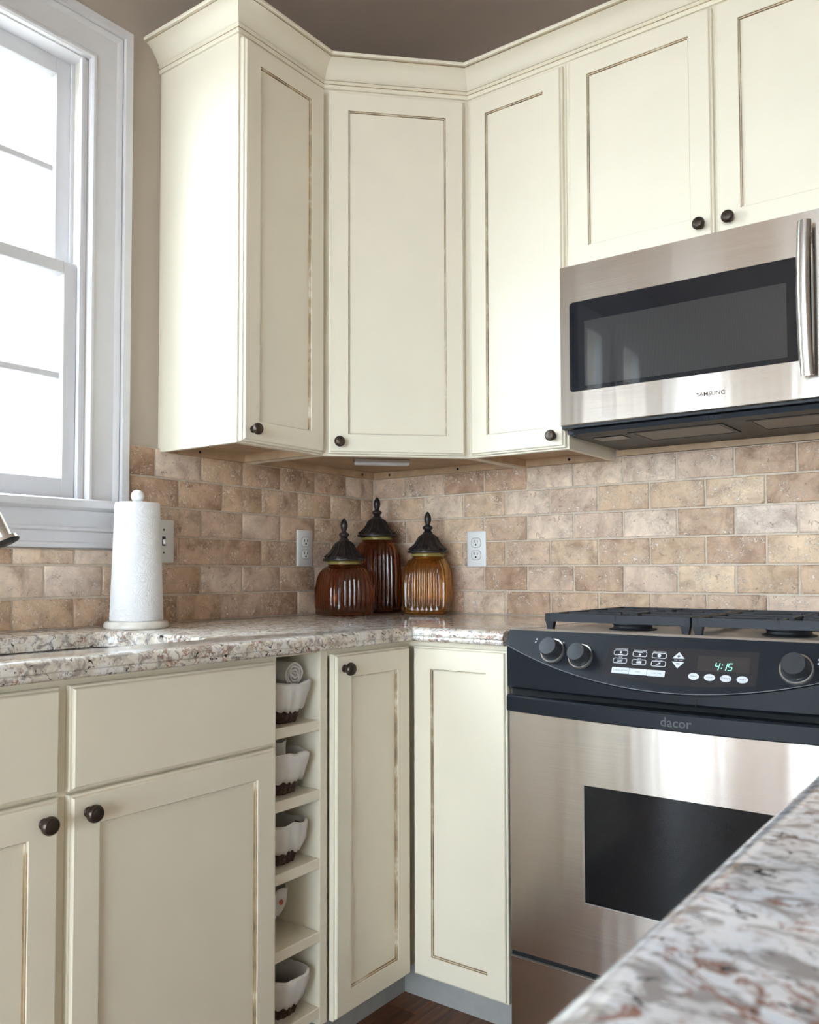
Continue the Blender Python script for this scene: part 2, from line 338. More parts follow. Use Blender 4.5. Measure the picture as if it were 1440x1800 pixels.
def sash(xa, xb, z0, z1, br, tr, st, name):
    w = 16.15; sh = put(name, None, (0, YC, z0), win)
    for s in (1, -1): MB().box(xa, xb, min(YC+s*w, YC+s*(w-st)), max(YC+s*w, YC+s*(w-st)), z0, z1, 0.06).build('stile', M_trim, sh)
    MB().box(xa, xb, YC-w+st, YC+w-st, z0, z0+br, 0.06).build('bottom_rail', M_trim, sh)
    MB().box(xa, xb, YC-w+st, YC+w-st, z1-tr, z1, 0.06).build('top_rail', M_trim, sh)
    g0, g1, gz0, gz1 = YC-w+st, YC+w-st, z0+br, z1-tr; mx = (xa+xb)/2; zm = (gz0+gz1)/2
    b = MB()
    for q in (0, 1):    # glazing bead around the pane
        b.rings([[(xb-.05, y, z) for y, z in ((g0, gz0), (g1, gz0), (g1, gz1), (g0, gz1))], [(mx+.1, y, z) for y, z in ((g0+.3, gz0+.3), (g1-.3, gz0+.3), (g1-.3, gz1-.3), (g0+.3, gz1-.3))]]); break
    b.build('glazing_bead', M_trim, sh)
    MB().box(mx-.3, mx+.3, g0, g1, zm-.36, zm+.36, 0.1).build('muntin', M_trim, sh)
    for f in (1/3, 2/3): MB().box(mx-.3, mx+.3, g0+(g1-g0)*f-.36, g0+(g1-g0)*f+.36, gz0, gz1, 0.1).build('muntin', M_trim, sh)
    for i in range(3):
        for za, zb_ in ((gz0, zm), (zm, gz1)):
            MB().box(mx-.06, mx+.02, g0+(g1-g0)*i/3, g0+(g1-g0)*(i+1)/3, za, zb_).build('pane', M_pane, sh)
sash(-3.15, -1.98, 70.2, 92.0, 1.3, 1.7, 1.55, 'upper_sash')
sash(-1.72, -0.5, 48.45, 71.4, 1.9, 1.25, 1.4, 'lower_sash')
# further windows and doors down the same wall, plus an added one behind: plain frames with panes
def plain_window(name, axis, t, a, c, z0, z1, cols, rows):
    ctr = (t, (a+c)/2, z0) if axis == 'x' else ((a+c)/2, t, z0); w = struct(put(name, None, ctr))
    def bx(n, a0, a1, q0, q1, d0, d1, mm):
        MB().box(*((t+d0, t+d1, a0, a1, q0, q1) if axis == 'x' else (a0, a1, t+d0, t+d1, q0, q1)), 0.05 if mm is not M_pane else 0).build(n, mm, w)
    for p, q in ((a-3.5, a+.8), (c-.8, c+3.5)): bx('casing', p, q, z0, z1+3.5, -.9 if axis == 'x' else -.9, .9, M_trim)
    bx('casing_head', a+.8, c-.8, z1-.8, z1+3.5, -.9, .9, M_trim); bx('sill', a+.8, c-.8, z0, z0+2, -.9, .9, M_trim)
    for i in range(1, cols): bx('mullion', a+(c-a)*i/cols-1.2, a+(c-a)*i/cols+1.2, z0+2, z1-.8, -.7, .7, M_trim)
    for j in range(1, rows): bx('muntin', a+.8, c-.8, z0+(z1-z0)*j/rows-.4, z0+(z1-z0)*j/rows+.4, -.4, .4, M_trim)
    for i in range(cols): bx('pane', a+(c-a)*i/cols, a+(c-a)*(i+1)/cols, z0, z1, -.05, .05, M_pane)
for n, a, bb, c, d in WINS[1:]: plain_window(n, 'x', 0, a, bb, c, d, 2 if n == 'door_1' else 1, 4)
plain_window('rear_fill_window', 'y', YR, REAR[0], REAR[1], REAR[2], REAR[3], 4, 1)  # unseen rear window, added and widened to bring in fill light

# ------------------------------------------------------------------ travertine backsplash, one tile at a time
PW, PH, Z0 = 6.124, 3.079, 38.95
def tile_mesh(w, h, seed):
    r = random.Random(seed); b = MB(); loops = []; base = []
    nx, nz = 5, 3
    for i in range(nx): base.append((-w/2+w*i/nx, -h/2))
    for i in range(nz): base.append((w/2, -h/2+h*i/nz))
    for i in range(nx): base.append((w/2-w*i/nx, h/2))
    for i in range(nz): base.append((-w/2, h/2-h*i/nz))
    jit = [(r.uniform(0, .055), r.uniform(0, .055)) for _ in base]
    def ring(ins, y):
        return [((x-math.copysign(1, x)*(ins+jx)*(abs(x) > w/2-.01 or 1) if abs(x) > .01 else x, y, z-math.copysign(1, z)*(ins+jz) if abs(z) > .01 else z)) for (x, z), (jx, jz) in zip(base, jit)]
    b.rings([ring(0, 0), ring(0, -.30), ring(.04, -.38), ring(.13, -.42)], cap1=True)
    me = b.mesh('tile', smooth=60); me.materials.append(M_tile); return me
full = [tile_mesh(PW-.14, PH-.14, i) for i in range(9)]
def lay_tiles(parent, along, lo, hi, zlo, zhi, offs):
    for r in range(-1, 6):
        za, zb_ = max(Z0+r*PH, zlo), min(Z0+(r+1)*PH, zhi)
        if zb_-za < 0.5: continue
        start = offs[r % 2]; k = math.floor((lo-start)/PW)-1
        while start+k*PW < hi:
            a, c = max(lo, start+k*PW), min(hi, start+(k+1)*PW); k += 1
            if c-a < 0.5: continue
            if c-a > PW-.01 and zb_-za > PH-.01: me = random.choice(full)
            else: me = tile_mesh(c-a-.14, zb_-za-.14, random.random())
            mid = (a+c)/2; zc = (za+zb_)/2
            o = put('tile', me, (mid, 0.0, zc) if along == 'x' else (0.0, -mid, zc), parent)
            if along == 'y': o.rotation_euler = (0, 0, HP)
X0T = 21.37
lay_tiles(wall_back, 'x', 0.42, 84, 36.02, 54.35, (X0T+PW/2, X0T))
lay_tiles(wall_left, 'y', 0.42, 40.35, 36.02, 54.35, (3.05+PW/2, 3.05))
lay_tiles(wall_left, 'y', 40.35, 96, 36.02, 43.6, (3.05+PW/2, 3.05))
b = MB(); b.box(.0, 84, -.29, 0, 36.02, 54.35); b.build('grout', M_grout, wall_back, smooth=0)
b = MB(); b.box(0, .29, -40.35, -.29, 36.02, 54.35); b.box(0, .29, -96, -40.35, 36.02, 43.6); b.build('grout', M_grout, wall_left, smooth=0)

# ------------------------------------------------------------------ doors and knobs
def knob_meshes():
    b = MB(); b.lathe([(.0, 0), (.34, 0), (.36, .08), (.30, .14), (.19, .22), (.18, .40), (.26, .47), (.46, .52), (.575, .66), (.585, .80), (.53, .96), (.46, 1.03), (.45, 1.0), (.40, 1.0), (.39, 1.06), (.26, 1.09), (.0, 1.1)], n=28, cap0=False, cap1=False)
    me = b.mesh('knob', smooth=50); me.materials.append(M_bronze)
    r = MB(); r.lathe([(.43, 1.0), (.455, 1.045), (.48, 1.02), (.47, .99)], n=28, cap0=False, cap1=False); rm = r.mesh('rim', smooth=50); rm.materials.append(M_bronze_hi)
    return me, rm
KNOB, KRIM = knob_meshes()
def knob(parent, mtx, a, b_, c):
    p = mtx @ Vector((a, b_, c)); n = mtx.to_3x3() @ Vector((0, 0, 1))
    o = put('knob', KNOB, p, parent); o.rotation_euler = n.to_track_quat('Z', 'Y').to_euler(); return o
def door(parent, mtx, w, h, knob_at=None, name='door', stile=2.1, slab=False):
    O = mtx @ Vector((0, 0, 0)); d = MB()
    prof = [(0, 0.02), (0, .44), (.06, .5), (.16, .52), (.2, .68), (.27, .75)]
    mats = [0, 0, 0, 0, 0]
    if slab: mats += []; loops = [rect(i, w-i, i, h-i, c) for i, c in prof]; d.rings([[mtx @ Vector(p) for p in l] for l in loops], cap0=True, cap1=True, mats=mats)
    else:
        prof = prof + [(stile, .75), (stile+.03, .69), (stile+.08, .60), (stile+.14, .60), (stile+.18, .44)]; mats += [0, 0, 1, 0, 1]
        loops = [rect(i, w-i, i, h-i, c) for i, c in prof]; d.rings([[mtx @ Vector(p) for p in l] for l in loops], mats=mats)
        d.rings([[mtx @ Vector(p) for p in rect(0, w, 0, h, .02)], [mtx @ Vector(p) for p in rect(stile, w-stile, stile, h-stile, .02)]])
    o = d.build(name, [M_paint, M_glaze], parent, origin=O, smooth=20)
    if not slab:
        s = stile+.12; q = MB(); q.rings([[mtx @ Vector(p) for p in rect(s, w-s, s, h-s, .1)], [mtx @ Vector(p) for p in rect(s, w-s, s, h-s, .44)]], cap0=True, cap1=True); q.build('panel', M_paint, o, origin=O, smooth=0)
    if knob_at: knob(o, mtx, knob_at[0], knob_at[1], .74)
    return o

# ------------------------------------------------------------------ wall cabinets
ZB, ZT = 53.96, 94.95
D = 12.12
def screws(parent, pts, n):
    for p in pts:
        b = MB(); b.lathe([(.0, -.02), (.16, -.02), (.16, .05), (.0, .06)], n=10, cap0=False, cap1=False); b.xf(Vector(n).to_track_quat('Z', 'Y').to_matrix().to_4x4()); b.xf(Matrix.Translation(Vector(p))); b.build('screw', M_gap, parent)
# left of the corner, next to the window
YL, CL, CR, XRC = -36.13, -23.74, 23.63, 35.76
c1 = thing('wall_cabinet', (0, YL, ZB), 'cream wall cabinet beside the window, its plain side panel catching the daylight', 'cabinet', 'cream wall cabinets')
b = MB(); b.box(0.02, D, YL, YL+.55, ZB, ZT); b.box(.02, D-.75, CL-.55, CL-.01, ZB, ZT); b.box(.02, D-.75, YL+.55, CL-.55, ZT-.6, ZT); b.box(.02, .3, YL+.55, CL-.55, ZB+1.6, ZT-.6); b.build('body', M_paint, c1, smooth=0)
MB().box(.3, D-.75, YL+.55, CL-.55, ZB+.9, ZB+1.5).build('bottom_panel', M_cleat, c1, smooth=0)
b = MB(); b.box(D-.75, D, YL+.55, YL+1.9, ZB, ZT); b.box(D-.75, D, CL-1.6, CL-.01, ZB, ZT); b.box(D-.75, D, YL+1.9, CL-1.6, ZB, ZB+1.5); b.box(D-.75, D, YL+1.9, CL-1.6, ZT-1.6, ZT); b.build('face_frame', M_paint, c1, smooth=0)
b = MB(); b.box(.45, 1.2, YL+.55, CL-.55, ZB+.02, ZB+.9); b.build('hanging_cleat', M_cleat, c1, smooth=0)
b = MB(); b.box(1.2, D-.75, CL-1.2, CL-.56, ZB+.02, ZB+.9); b.build('bottom_cleat', M_cleat, c1, smooth=0)
screws(c1, [(1.2, -31.5, ZB+.45)], (1, 0, 0))
door(c1, frame((D, YL+.22, ZB+.14), (0, 1, 0), (1, 0, 0)), (CL-.45)-(YL+.22), 40.1, (1.2, 1.2))
# the diagonal corner cabinet
c2 = thing('corner_wall_cabinet', (6, -6, ZB), 'cream diagonal corner wall cabinet above the three amber jars', 'cabinet', 'cream wall cabinets')
A = Vector((D, CL, 0)); Bp = Vector((CR, -D, 0)); ud = (Bp-A).normalized(); nd = Vector((ud.y, -ud.x, 0)); LD = (Bp-A).length
poly = [(.03, -.03), (.03, CL+.01), (D-.01, CL+.01), (CR-.01, -D+.01), (CR-.01, -.03)]
def offs(z, k=0.0): return [(x, y, z) for x, y in poly]
pin = [(.6, -.6), (.6, CL+.6), (D-.6, CL+.6), (CR-.6, -D+.6), (CR-.6, -.6)]
b = MB(); b.rings([offs(ZT), offs(ZB), [(x, y, ZB) for x, y in pin], [(x, y, ZB+.9) for x, y in pin]], cap0=True); b.build('body', M_paint, c2, smooth=0)
b = MB(); b.rings([[(x, y, ZB+.9) for x, y in pin], [(x, y, ZB+1.4) for x, y in pin]], cap0=True, cap1=True); b.build('bottom_panel', M_cleat, c2, smooth=0)
b = MB(); b.box(.62, 1.3, CL+.62, -.62, ZB+.02, ZB+.88); b.box(1.3, CR-.62, -1.3, -.62, ZB+.02, ZB+.88); b.build('hanging_cleat', M_cleat, c2, smooth=0)
screws(c2, [(1.3, -3.8, ZB+.45)], (1, 0, 0)); screws(c2, [(4, -1.3, ZB+.45), (15, -1.3, ZB+.45)], (0, -1, 0))
door(c2, frame(Vector((D, CL, ZB+.2))+ud*.62, ud, nd), LD-1.22, 40.0, (1.15, 1.2))
lb = thing('under_cabinet_light', (11.2, -11.2, ZB), 'slim white light bar fixed under the diagonal corner cabinet', 'light')
b = MB(); b.box(-3.4, 3.4, -.55, .55, -.35, -.02, .06); b.xf(Matrix.Translation((11.0, -11.9, ZB+.9)) @ Matrix.Rotation(math.atan2(ud.y, ud.x), 4, 'Z')); b.build('housing', M_steel2, lb)
b = MB(); b.box(-3.3, 3.3, -.5, .5, -.72, -.35, .08); b.xf(Matrix.Translation((11.0, -11.9, ZB+.9)) @ Matrix.Rotation(math.atan2(ud.y, ud.x), 4, 'Z')); b.build('lens', M_lens, lb)
# right of the corner
def straight_cab(name, x0, x1, z0, z1, label):
    c = thing(name, (x0, 0, z0), label, 'cabinet', 'cream wall cabinets')
    b = MB(); b.box(x0+.01, x0+.55, -D+.75, -.02, z0, z1); b.box(x1-.55, x1, -D, -.02, z0, z1); b.box(x0+.55, x1-.55, -D+.75, -.02, z1-.6, z1); b.box(x0+.55, x1-.55, -.3, -.02, z0+1.5, z1-.6); b.build('body', M_paint, c, smooth=0)
    MB().box(x0+.55, x1-.55, -D+.75, -.3, z0+.9, z0+1.5).build('bottom_panel', M_cleat, c, smooth=0)
    b = MB(); b.box(x0+.01, x0+1.5, -D, -D+.75, z0, z1); b.box(x1-1.6, x1-.55, -D, -D+.75, z0, z1); b.box(x0+1.5, x1-1.6, -D, -D+.75, z0, z0+1.5); b.box(x0+1.5, x1-1.6, -D, -D+.75, z1-1.6, z1); b.build('face_frame', M_paint, c, smooth=0)
    return c
c3 = straight_cab('wall_cabinet', CR, XRC, ZB, ZT, 'tall narrow cream wall cabinet between the corner cabinet and the microwave')
MB().box(CR+.55, XRC-.55, -1.3, -.45, ZB+.02, ZB+.9).build('hanging_cleat', M_cleat, c3, smooth=0)
MB().box(CR+.56, CR+1.2, -D+.76, -1.3, ZB+.02, ZB+.9).build('bottom_cleat', M_cleat, c3, smooth=0)
screws(c3, [(30.5, -1.3, ZB+.45)], (0, -1, 0))
door(c3, frame((CR+.52, -D, ZB+.16), (1, 0, 0), (0, -1, 0)), 11.38, 40.05, (10.2, 1.2))
c4 = straight_cab('wall_cabinet', XRC+.02, 65.9, 72.2, ZT, 'short wide cream two-door wall cabinet mounted right above the microwave')
MB().box(50.4, 51.6, -D, -D+.75, 73.7, ZT-1.6).build('centre_stile', M_paint, c4, smooth=0)
door(c4, frame((36.26, -D, 72.32), (1, 0, 0), (0, -1, 0)), 14.62, 21.95, (13.45, 1.3))
door(c4, frame((51.2, -D, 72.32), (1, 0, 0), (0, -1, 0)), 14.62, 21.95, (1.15, 1.3))

# ------------------------------------------------------------------ crown moulding in mitred sections
cr = thing('crown_moulding', (12, -12, ZT), 'cream crown moulding with brown glaze lines running along the wall cabinet tops', 'moulding')
KP = [(.0, -.35), (.22, -.35), (.30, -.2), (.30, .0), (.16, .14), (.16, .22), (.34, .34), (.42, .42), (.28, .56), (.42, .66), (.68, 1.1), (1.1, 1.7), (1.62, 2.12), (1.95, 2.24), (1.9, 2.36), (2.2, 2.36), (2.28, 2.46), (2.28, 2.66), (2.2, 2.72), (0, 2.72)]
km = [0]*len(KP)
for i in (4, 7, 13): km[i] = 1
line = [Vector((0.02, YL)), Vector((D, YL)), Vector((D, CL)), Vector((CR, -D)), Vector((65.9, -D)), Vector((65.9, -.02))]
dirs = [(line[i+1]-line[i]).normalized() for i in range(5)]; nor = [Vector((d.y, -d.x)) for d in dirs]
def mit(i, o):
    if i == 0: return line[0]+nor[0]*o
    if i == 5: return line[5]+nor[4]*o
    n0, n1 = nor[i-1], nor[i]; return line[i]+(n0+n1)*(o/(1+n0.dot(n1)))
for i in range(5):
    b = MB(); l0 = [(*mit(i, o), ZT+z) for o, z in KP]; l1 = [(*mit(i+1, o), ZT+z) for o, z in KP]; v0 = [b.bm.verts.new(p) for p in l0]; v1 = [b.bm.verts.new(p) for p in l1]
    for k in range(len(KP)):
        b.mi = km[k]; j = (k+1) % len(KP); b.face([v0[k], v0[j], v1[j], v1[k]])
    b.mi = 0; b.face(v0[::-1]); b.face(v1); b.build('crown_section', [M_paint, M_glaze_dark], cr, smooth=25)

# ------------------------------------------------------------------ base cabinets
BF = 24.15; ZK = 2.62; ZTOP = 34.62; DT = 34.12
# corner cabinet with two doors meeting at the inner corner
k1 = thing('corner_base_cabinet', (12, -12, -1.3), 'cream corner base cabinet with two tall doors meeting at the inner corner', 'cabinet', 'cream base cabinets')
YS0 = -36.35; XS1 = 35.6
pts = [(.02, -.02), (.02, YS0), (BF-.75, YS0), (BF-.75, -BF+.75), (XS1, -BF+.75), (XS1, -.02)]
b = MB(); b.rings([[(x, y, ZK) for x, y in pts], [(x, y, ZTOP) for x, y in pts]], cap0=True, cap1=True); b.build('body', M_paint, k1, smooth=0)
b = MB(); b.box(BF-.75, BF, YS0, -BF, 34.0, ZTOP); b.box(BF-.75, XS1, -BF, -BF+.75, 34.0, ZTOP); b.build('top_rail', M_paint, k1, smooth=0)
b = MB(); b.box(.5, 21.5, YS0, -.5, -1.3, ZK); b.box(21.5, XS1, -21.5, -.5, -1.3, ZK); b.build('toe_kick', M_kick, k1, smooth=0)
door(k1, frame((BF, -36.1, ZK), (0, 1, 0), (1, 0, 0)), 11.12, DT-ZK, (1.15, 30.2))
door(k1, frame((24.98, -BF, ZK), (1, 0, 0), (0, -1, 0)), 10.45, DT-ZK)
# open shelf unit
YU0, YU1 = -43.1, YS0-.02
k2 = thing('open_shelf_unit', (12, (YU0+YU1)/2, -1.3), 'narrow cream open shelf tower between the sink cabinet and corner cabinet', 'shelf unit')
for ya, yb in ((YU0, YU0+.5), (YU1-.9, YU1)): MB().box(.3, BF, ya, yb, ZK, ZTOP, 0.03).build('side_panel', M_paint, k2, smooth=0)
MB().box(.02, .3, YU0, YU1, ZK, ZTOP).build('back_panel', M_paint, k2, smooth=0)
SH = [28.55, 22.6, 16.75, 10.55, 4.2]
for z in SH: MB().box(.3, BF-.02, YU0+.5, YU1-.9, z-.88, z, .06).build('shelf', M_paint, k2, smooth=0)
MB().box(.3, BF-.4, YU0+.5, YU1-.9, ZTOP-.3, ZTOP-.02).build('top_panel', M_paint, k2, smooth=0)
MB().box(.5, 21.5, YU0, YU1, -1.3, ZK).build('toe_kick', M_kick, k2, smooth=0)
# sink base
YK0, YK1 = -80.2, YU0-.02
k3 = thing('sink_base_cabinet', (12, -61.6, -1.3), 'wide cream sink base cabinet with two false drawer fronts above two doors', 'cabinet', 'cream base cabinets')
b = MB(); b.box(.02, BF-.75, YK0, YK0+.6, ZK, ZTOP); b.box(.02, BF-.75, YK1-.6, YK1, ZK, ZTOP); b.box(.02, BF-.75, YK0+.6, YK1-.6, ZK, ZK+.6); b.box(.02, .4, YK0+.6, YK1-.6, ZK+.6, ZTOP); b.build('body', M_paint, k3, smooth=0)
b = MB()
for ya, yb in ((YK0, YK0+1.5), (-62.5, -61.0), (YK1-1.5, YK1)): b.box(BF-.75, BF, ya, yb, ZK, ZTOP)
for za, zb_ in ((33.2, ZTOP), (26.4, 28), (ZK, ZK+1.5)):
    b.box(BF-.75, BF, YK0+1.5, -62.5, za, zb_); b.box(BF-.75, BF, -61.0, YK1-1.5, za, zb_)
b.build('face_frame', M_paint, k3, smooth=0)
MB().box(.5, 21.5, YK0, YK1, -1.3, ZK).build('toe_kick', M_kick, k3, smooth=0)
WD = 18.25
fr = lambda y, z: frame((BF, y, z), (0, 1, 0), (1, 0, 0))
door(k3, fr(-61.42, 27.42), WD, DT-27.42, None, 'false_drawer_front', slab=True); door(k3, fr(-62.1-WD, 27.42), WD, DT-27.42, None, 'false_drawer_front', slab=True)
door(k3, fr(-61.42, ZK), WD, 27.2-ZK, (1.25, 27.2-ZK-1.25)); door(k3, fr(-62.1-WD, ZK), WD, 27.2-ZK, (WD-1.15, 27.2-ZK-1.3))

# ------------------------------------------------------------------ granite worktop with sink cut-out
def offset_poly(P, ins):   # ins: inset per edge
    n = len(P); out = []
    for i in range(n):
        p0, p1, p2 = Vector(P[i-1]), Vector(P[i]), Vector(P[(i+1) % n]); d0 = (p1-p0).normalized(); d1 = (p2-p1).normalized()
        n0 = Vector((-d0.y, d0.x)); n1 = Vector((-d1.y, d1.x)); a, c = ins[i-1], ins[i]
        det = n0.x*n1.y-n0.y*n1.x
        if abs(det) < 1e-5: out.append(p1+n1*c); continue
        k0 = n0.dot(p1)+a; k1_ = n1.dot(p1)+c
        out.append(Vector(((k0*n1.y-k1_*n0.y)/det, (n0.x*k1_-n1.x*k0)/det)))
    return out
EP = [(.75, 0), (.5, -.02), (.3, -.1), (.12, -.26), (.02, -.5), (.0, -.72), (.06, -.8), (.16, -.84), (.10, -.92), (.06, -1.05), (.10, -1.2), (.24, -1.32), (.45, -1.36)]
def slab(b, P, rounded, z, hole=None):     # P counter-clockwise; rounded edges get the moulded profile
    loops = [[(q.x, q.y, z+h) for q in offset_poly(P, [o if r else 0 for r in rounded])] for o, h in EP]
    rv = b.rings(loops)
    b.face(rv[-1][::-1])
    if not hole: b.face(rv[0]); return
    hv = b.rings([[(*offh(hole, o), z+h) for o, h in ()] for _ in ()] or [[(x, y, z) for x, y in hole[0]], [(x, y, z-.06) for x, y in hole[1]], [(x, y, z-.2) for x, y in hole[2]], [(x, y, z-1.3) for x, y in hole[2]]])
    ed = []
    for lp in (rv[0], hv[0]):
        for i in range(len(lp)):
            e = b.bm.edges.get((lp[i], lp[(i+1) % len(lp)])) or b.bm.edges.new((lp[i], lp[(i+1) % len(lp)])); ed.append(e)
    bmesh.ops.triangle_fill(b.bm, use_beauty=True, edges=ed)
ct = thing('countertop', (12, -30, 34.64), 'cream speckled granite worktop wrapping the corner, with the sink cut into it', 'worktop')
E_ = 25.75; ZW = 36.0
def hl(i): return [(x, y) for x, y, _ in rrect(6.3-i, 20.9+i, -77.3-i, -45.9+i, 2.6+i, 0, 6)]
b = MB(); slab(b, [(.02, -96), (E_, -96), (E_, -E_), (.02, -.02)], [0, 1, 0, 0], ZW, (hl(.2), hl(.06), hl(0))); b.build('granite_run', M_gran, ct, smooth=30)
b = MB(); slab(b, [(.03, -.02), (E_+.01, -E_), (35.62, -E_), (35.62, -.02)], [0, 1, 0, 0], ZW); b.build('granite_run', M_gran, ct, smooth=30)
sk = thing('sink', (13.6, -61.6, 26.5), 'undermount stainless steel sink basin below the granite cut-out', 'sink')
def sl(i, z, r=2.4): return [(x, y, z) for x, y, _ in rrect(6.2+i, 21.0-i, -77.4+i, -45.8-i, max(.3, r), 0, 6)]
b = MB(); b.rings([sl(-.9, 34.62), sl(0, 34.6), sl(.15, 34.4), sl(.5, 28), sl(1.6, 26.6), sl(1.6, 26.4), sl(.3, 27.9), sl(-.1, 34.3), sl(-.9, 34.5)], loopclosed=True); b.build('basin', M_steel2, sk, smooth=40)
b = MB(); b.rings([sl(1.59, 26.6), sl(1.59, 26.4)], cap0=True, cap1=True); b.build('basin_floor', M_steel2, sk)
b = MB(); b.lathe([(0, 26.72), (1.2, 26.7), (1.7, 26.74), (1.8, 26.62)], (13.6, -61.6, 0), 20, cap0=False, cap1=False); b.build('drain', M_chrome, sk)
# gooseneck faucet
fa = thing('faucet', (3.4, -61.6, 36), 'chrome gooseneck kitchen faucet with a black-faced spray head over the sink', 'faucet')
b = MB(); b.lathe([(0, 36), (1.2, 36), (1.25, 36.15), (1.0, 36.4), (.75, 37.2), (.62, 39.5), (.0, 39.5)], (3.4, -61.6, 0), 20, cap0=False, cap1=False); b.build('base', M_chrome, fa)
tip = Vector((9.6, -57.6, 43.75)); hd = Vector((.36, .26, -.9)).normalized(); st = tip-hd*4.2
path = [(3.4, -61.6, 38), (3.4, -61.6, 46), (3.5, -61.5, 49), (4.0, -61.2, 51), (5.0, -60.6, 52), (6.2, -59.9, 51.6), (7.2, -59.2, 50.2), tuple(st), tuple(st+hd*.5)]
b = MB(); b.tube(path, .45, 14); b.build('spout', M_chrome, fa)
b = MB(); b.tube([st, st+hd*.6, tip-hd*.35, tip-hd*.3, tip], [.5, .55, .62, 1.0, 1.05], 20); b.build('spray_head', M_chrome, fa)
b = MB(); b.tube([tip-hd*.02, tip+hd*.1, tip+hd*.2], [1.0, .95, .6], 20); b.build('spray_face', M_black, fa)
b = MB(); b.tube([(3.4, -61.0, 38.2), (3.4, -59.9, 38.5), (3.5, -58.6, 39.6)], [.28, .22, .2], 10); b.build('lever', M_chrome, fa)

# ------------------------------------------------------------------ paper towel
TX, TY = 5.2, -42.35
ph_ = thing('paper_towel_holder', (TX, TY, 36), 'marble-based paper towel holder with a white ball finial', 'holder')
b = MB(); b.lathe([(0, 36.02), (2.85, 36.02), (2.98, 36.15), (3.0, 36.45), (2.86, 36.7), (2.6, 36.76), (0, 36.76)], (TX, TY, 0), 40, cap0=False, cap1=False); b.build('base', M_marble, ph_)
b = MB(); b.lathe([(0, 36.7), (.3, 36.7), (.3, 48.3), (.25, 48.4), (0, 48.4)], (TX, TY, 0), 14, cap0=False, cap1=False); b.build('rod', M_white, ph_)
b = MB(); b.lathe([(.0, 48.05), (.35, 48.1)]+[(.62*math.cos(t), 48.62+.62*math.sin(t)) for t in [math.radians(q) for q in range(-40, 91, 13)]], (TX, TY, 0), 20, cap0=False, cap1=False); b.build('finial', M_white, ph_)
b = MB(); prof = [(.8, 36.78), (2.42, 36.78), (2.47, 36.85)]+[(2.47-.40*t, 36.85+11.1*t) for t in (0.1, .3, .5, .7, .9, .99)]+[(2.02, 47.98), (.8, 47.98), (.8, 36.78)]
b.lathe(prof, (TX, TY, 0), 48, cap0=False, cap1=False); ro = b.build('paper_towel_roll', M_paper, None, origin=(TX, TY, 36.78)); tag(ro, 'white embossed paper towel roll on its holder beside the sink', 'paper towel')

# ------------------------------------------------------------------ switch and outlets
def plate(name, mtx, label, kind):
    t = thing(name, mtx @ Vector((0, 0, 0)), label, 'switch' if kind == 'switch' else 'outlet', None if kind == 'switch' else 'white duplex outlets')
    def add(n, bm_, mm, par=t): bm_.xf(mtx); return bm_.build(n, mm, par, origin=ORG[t])
    b = MB(); b.rings([rrect(-1.375, 1.375, -2.25, 2.25, .12, 0), rrect(-1.375, 1.375, -2.25, 2.25, .12, .12), rrect(-1.2, 1.2, -2.08, 2.08, .1, .22)], cap0=True, cap1=True); add('plate', b, M_white)
    if kind == 'switch':
        b = MB(); b.box(-.22, .22, -.5, .5, .2, .232); add('slot', b, M_dark_ink)
        b = MB(); b.box(-.15, .15, -.42, .12, .2, .55, .05); b.xf(Matrix.Rotation(math.radians(-12), 4, 'X')); add('toggle', b, M_white)
        for z in (1.2, -1.2): b = MB(); b.lathe([(0, .21), (.12, .21), (.1, .25), (0, .26)], (0, z, 0), 10, cap0=False, cap1=False); add('screw', b, M_dark_ink)
    else:
        for z in (.78, -.78):
            b = MB(); o2 = rrect(-.66, .66, z-.56, z+.56, .42, .2); b.rings([o2, rrect(-.66, .66, z-.56, z+.56, .42, .27), rrect(-.6, .6, z-.5, z+.5, .4, .30)], cap1=True); r = add('receptacle', b, M_white)
            b = MB(); b.rings([rrect(-.74, .74, z-.64, z+.64, .48, .205), rrect(-.74, .74, z-.64, z+.64, .48, .226)], cap1=True); add('recess', b, simple_grey)
            b = MB(); b.box(-.29, -.2, z-.02, z+.34, .29, .306); b.box(.2, .27, z, z+.3, .29, .306); b.lathe([(0, .29), (.12, .29), (.12, .306), (0, .306)], (0, z-.26, 0), 10, cap0=False, cap1=False); add('slots', b, M_gap, r)
        b = MB(); b.lathe([(0, .2), (.11, .2), (.09, .25), (0, .26)], (0, 0, 0), 10, cap0=False, cap1=False); add('screw', b, M_white)
simple_grey = simple('shadow_grey_plastic', (0.45, 0.44, 0.43), 0.5)
plate('light_switch', frame((.43, -35.75, 44.6), (0, 1, 0), (1, 0, 0)), 'white toggle light switch on the tile behind the paper towel roll', 'switch')
plate('wall_outlet', frame((.43, -14.18, 44.32), (0, 1, 0), (1, 0, 0)), 'white duplex outlet on the window-side tiles beside the squat dark amber jar', 'outlet')
plate('wall_outlet', frame((17.28, -.43, 44.2), (1, 0, 0), (0, -1, 0)), 'white duplex outlet on the stove-side tiles beside the golden amber jar', 'outlet')

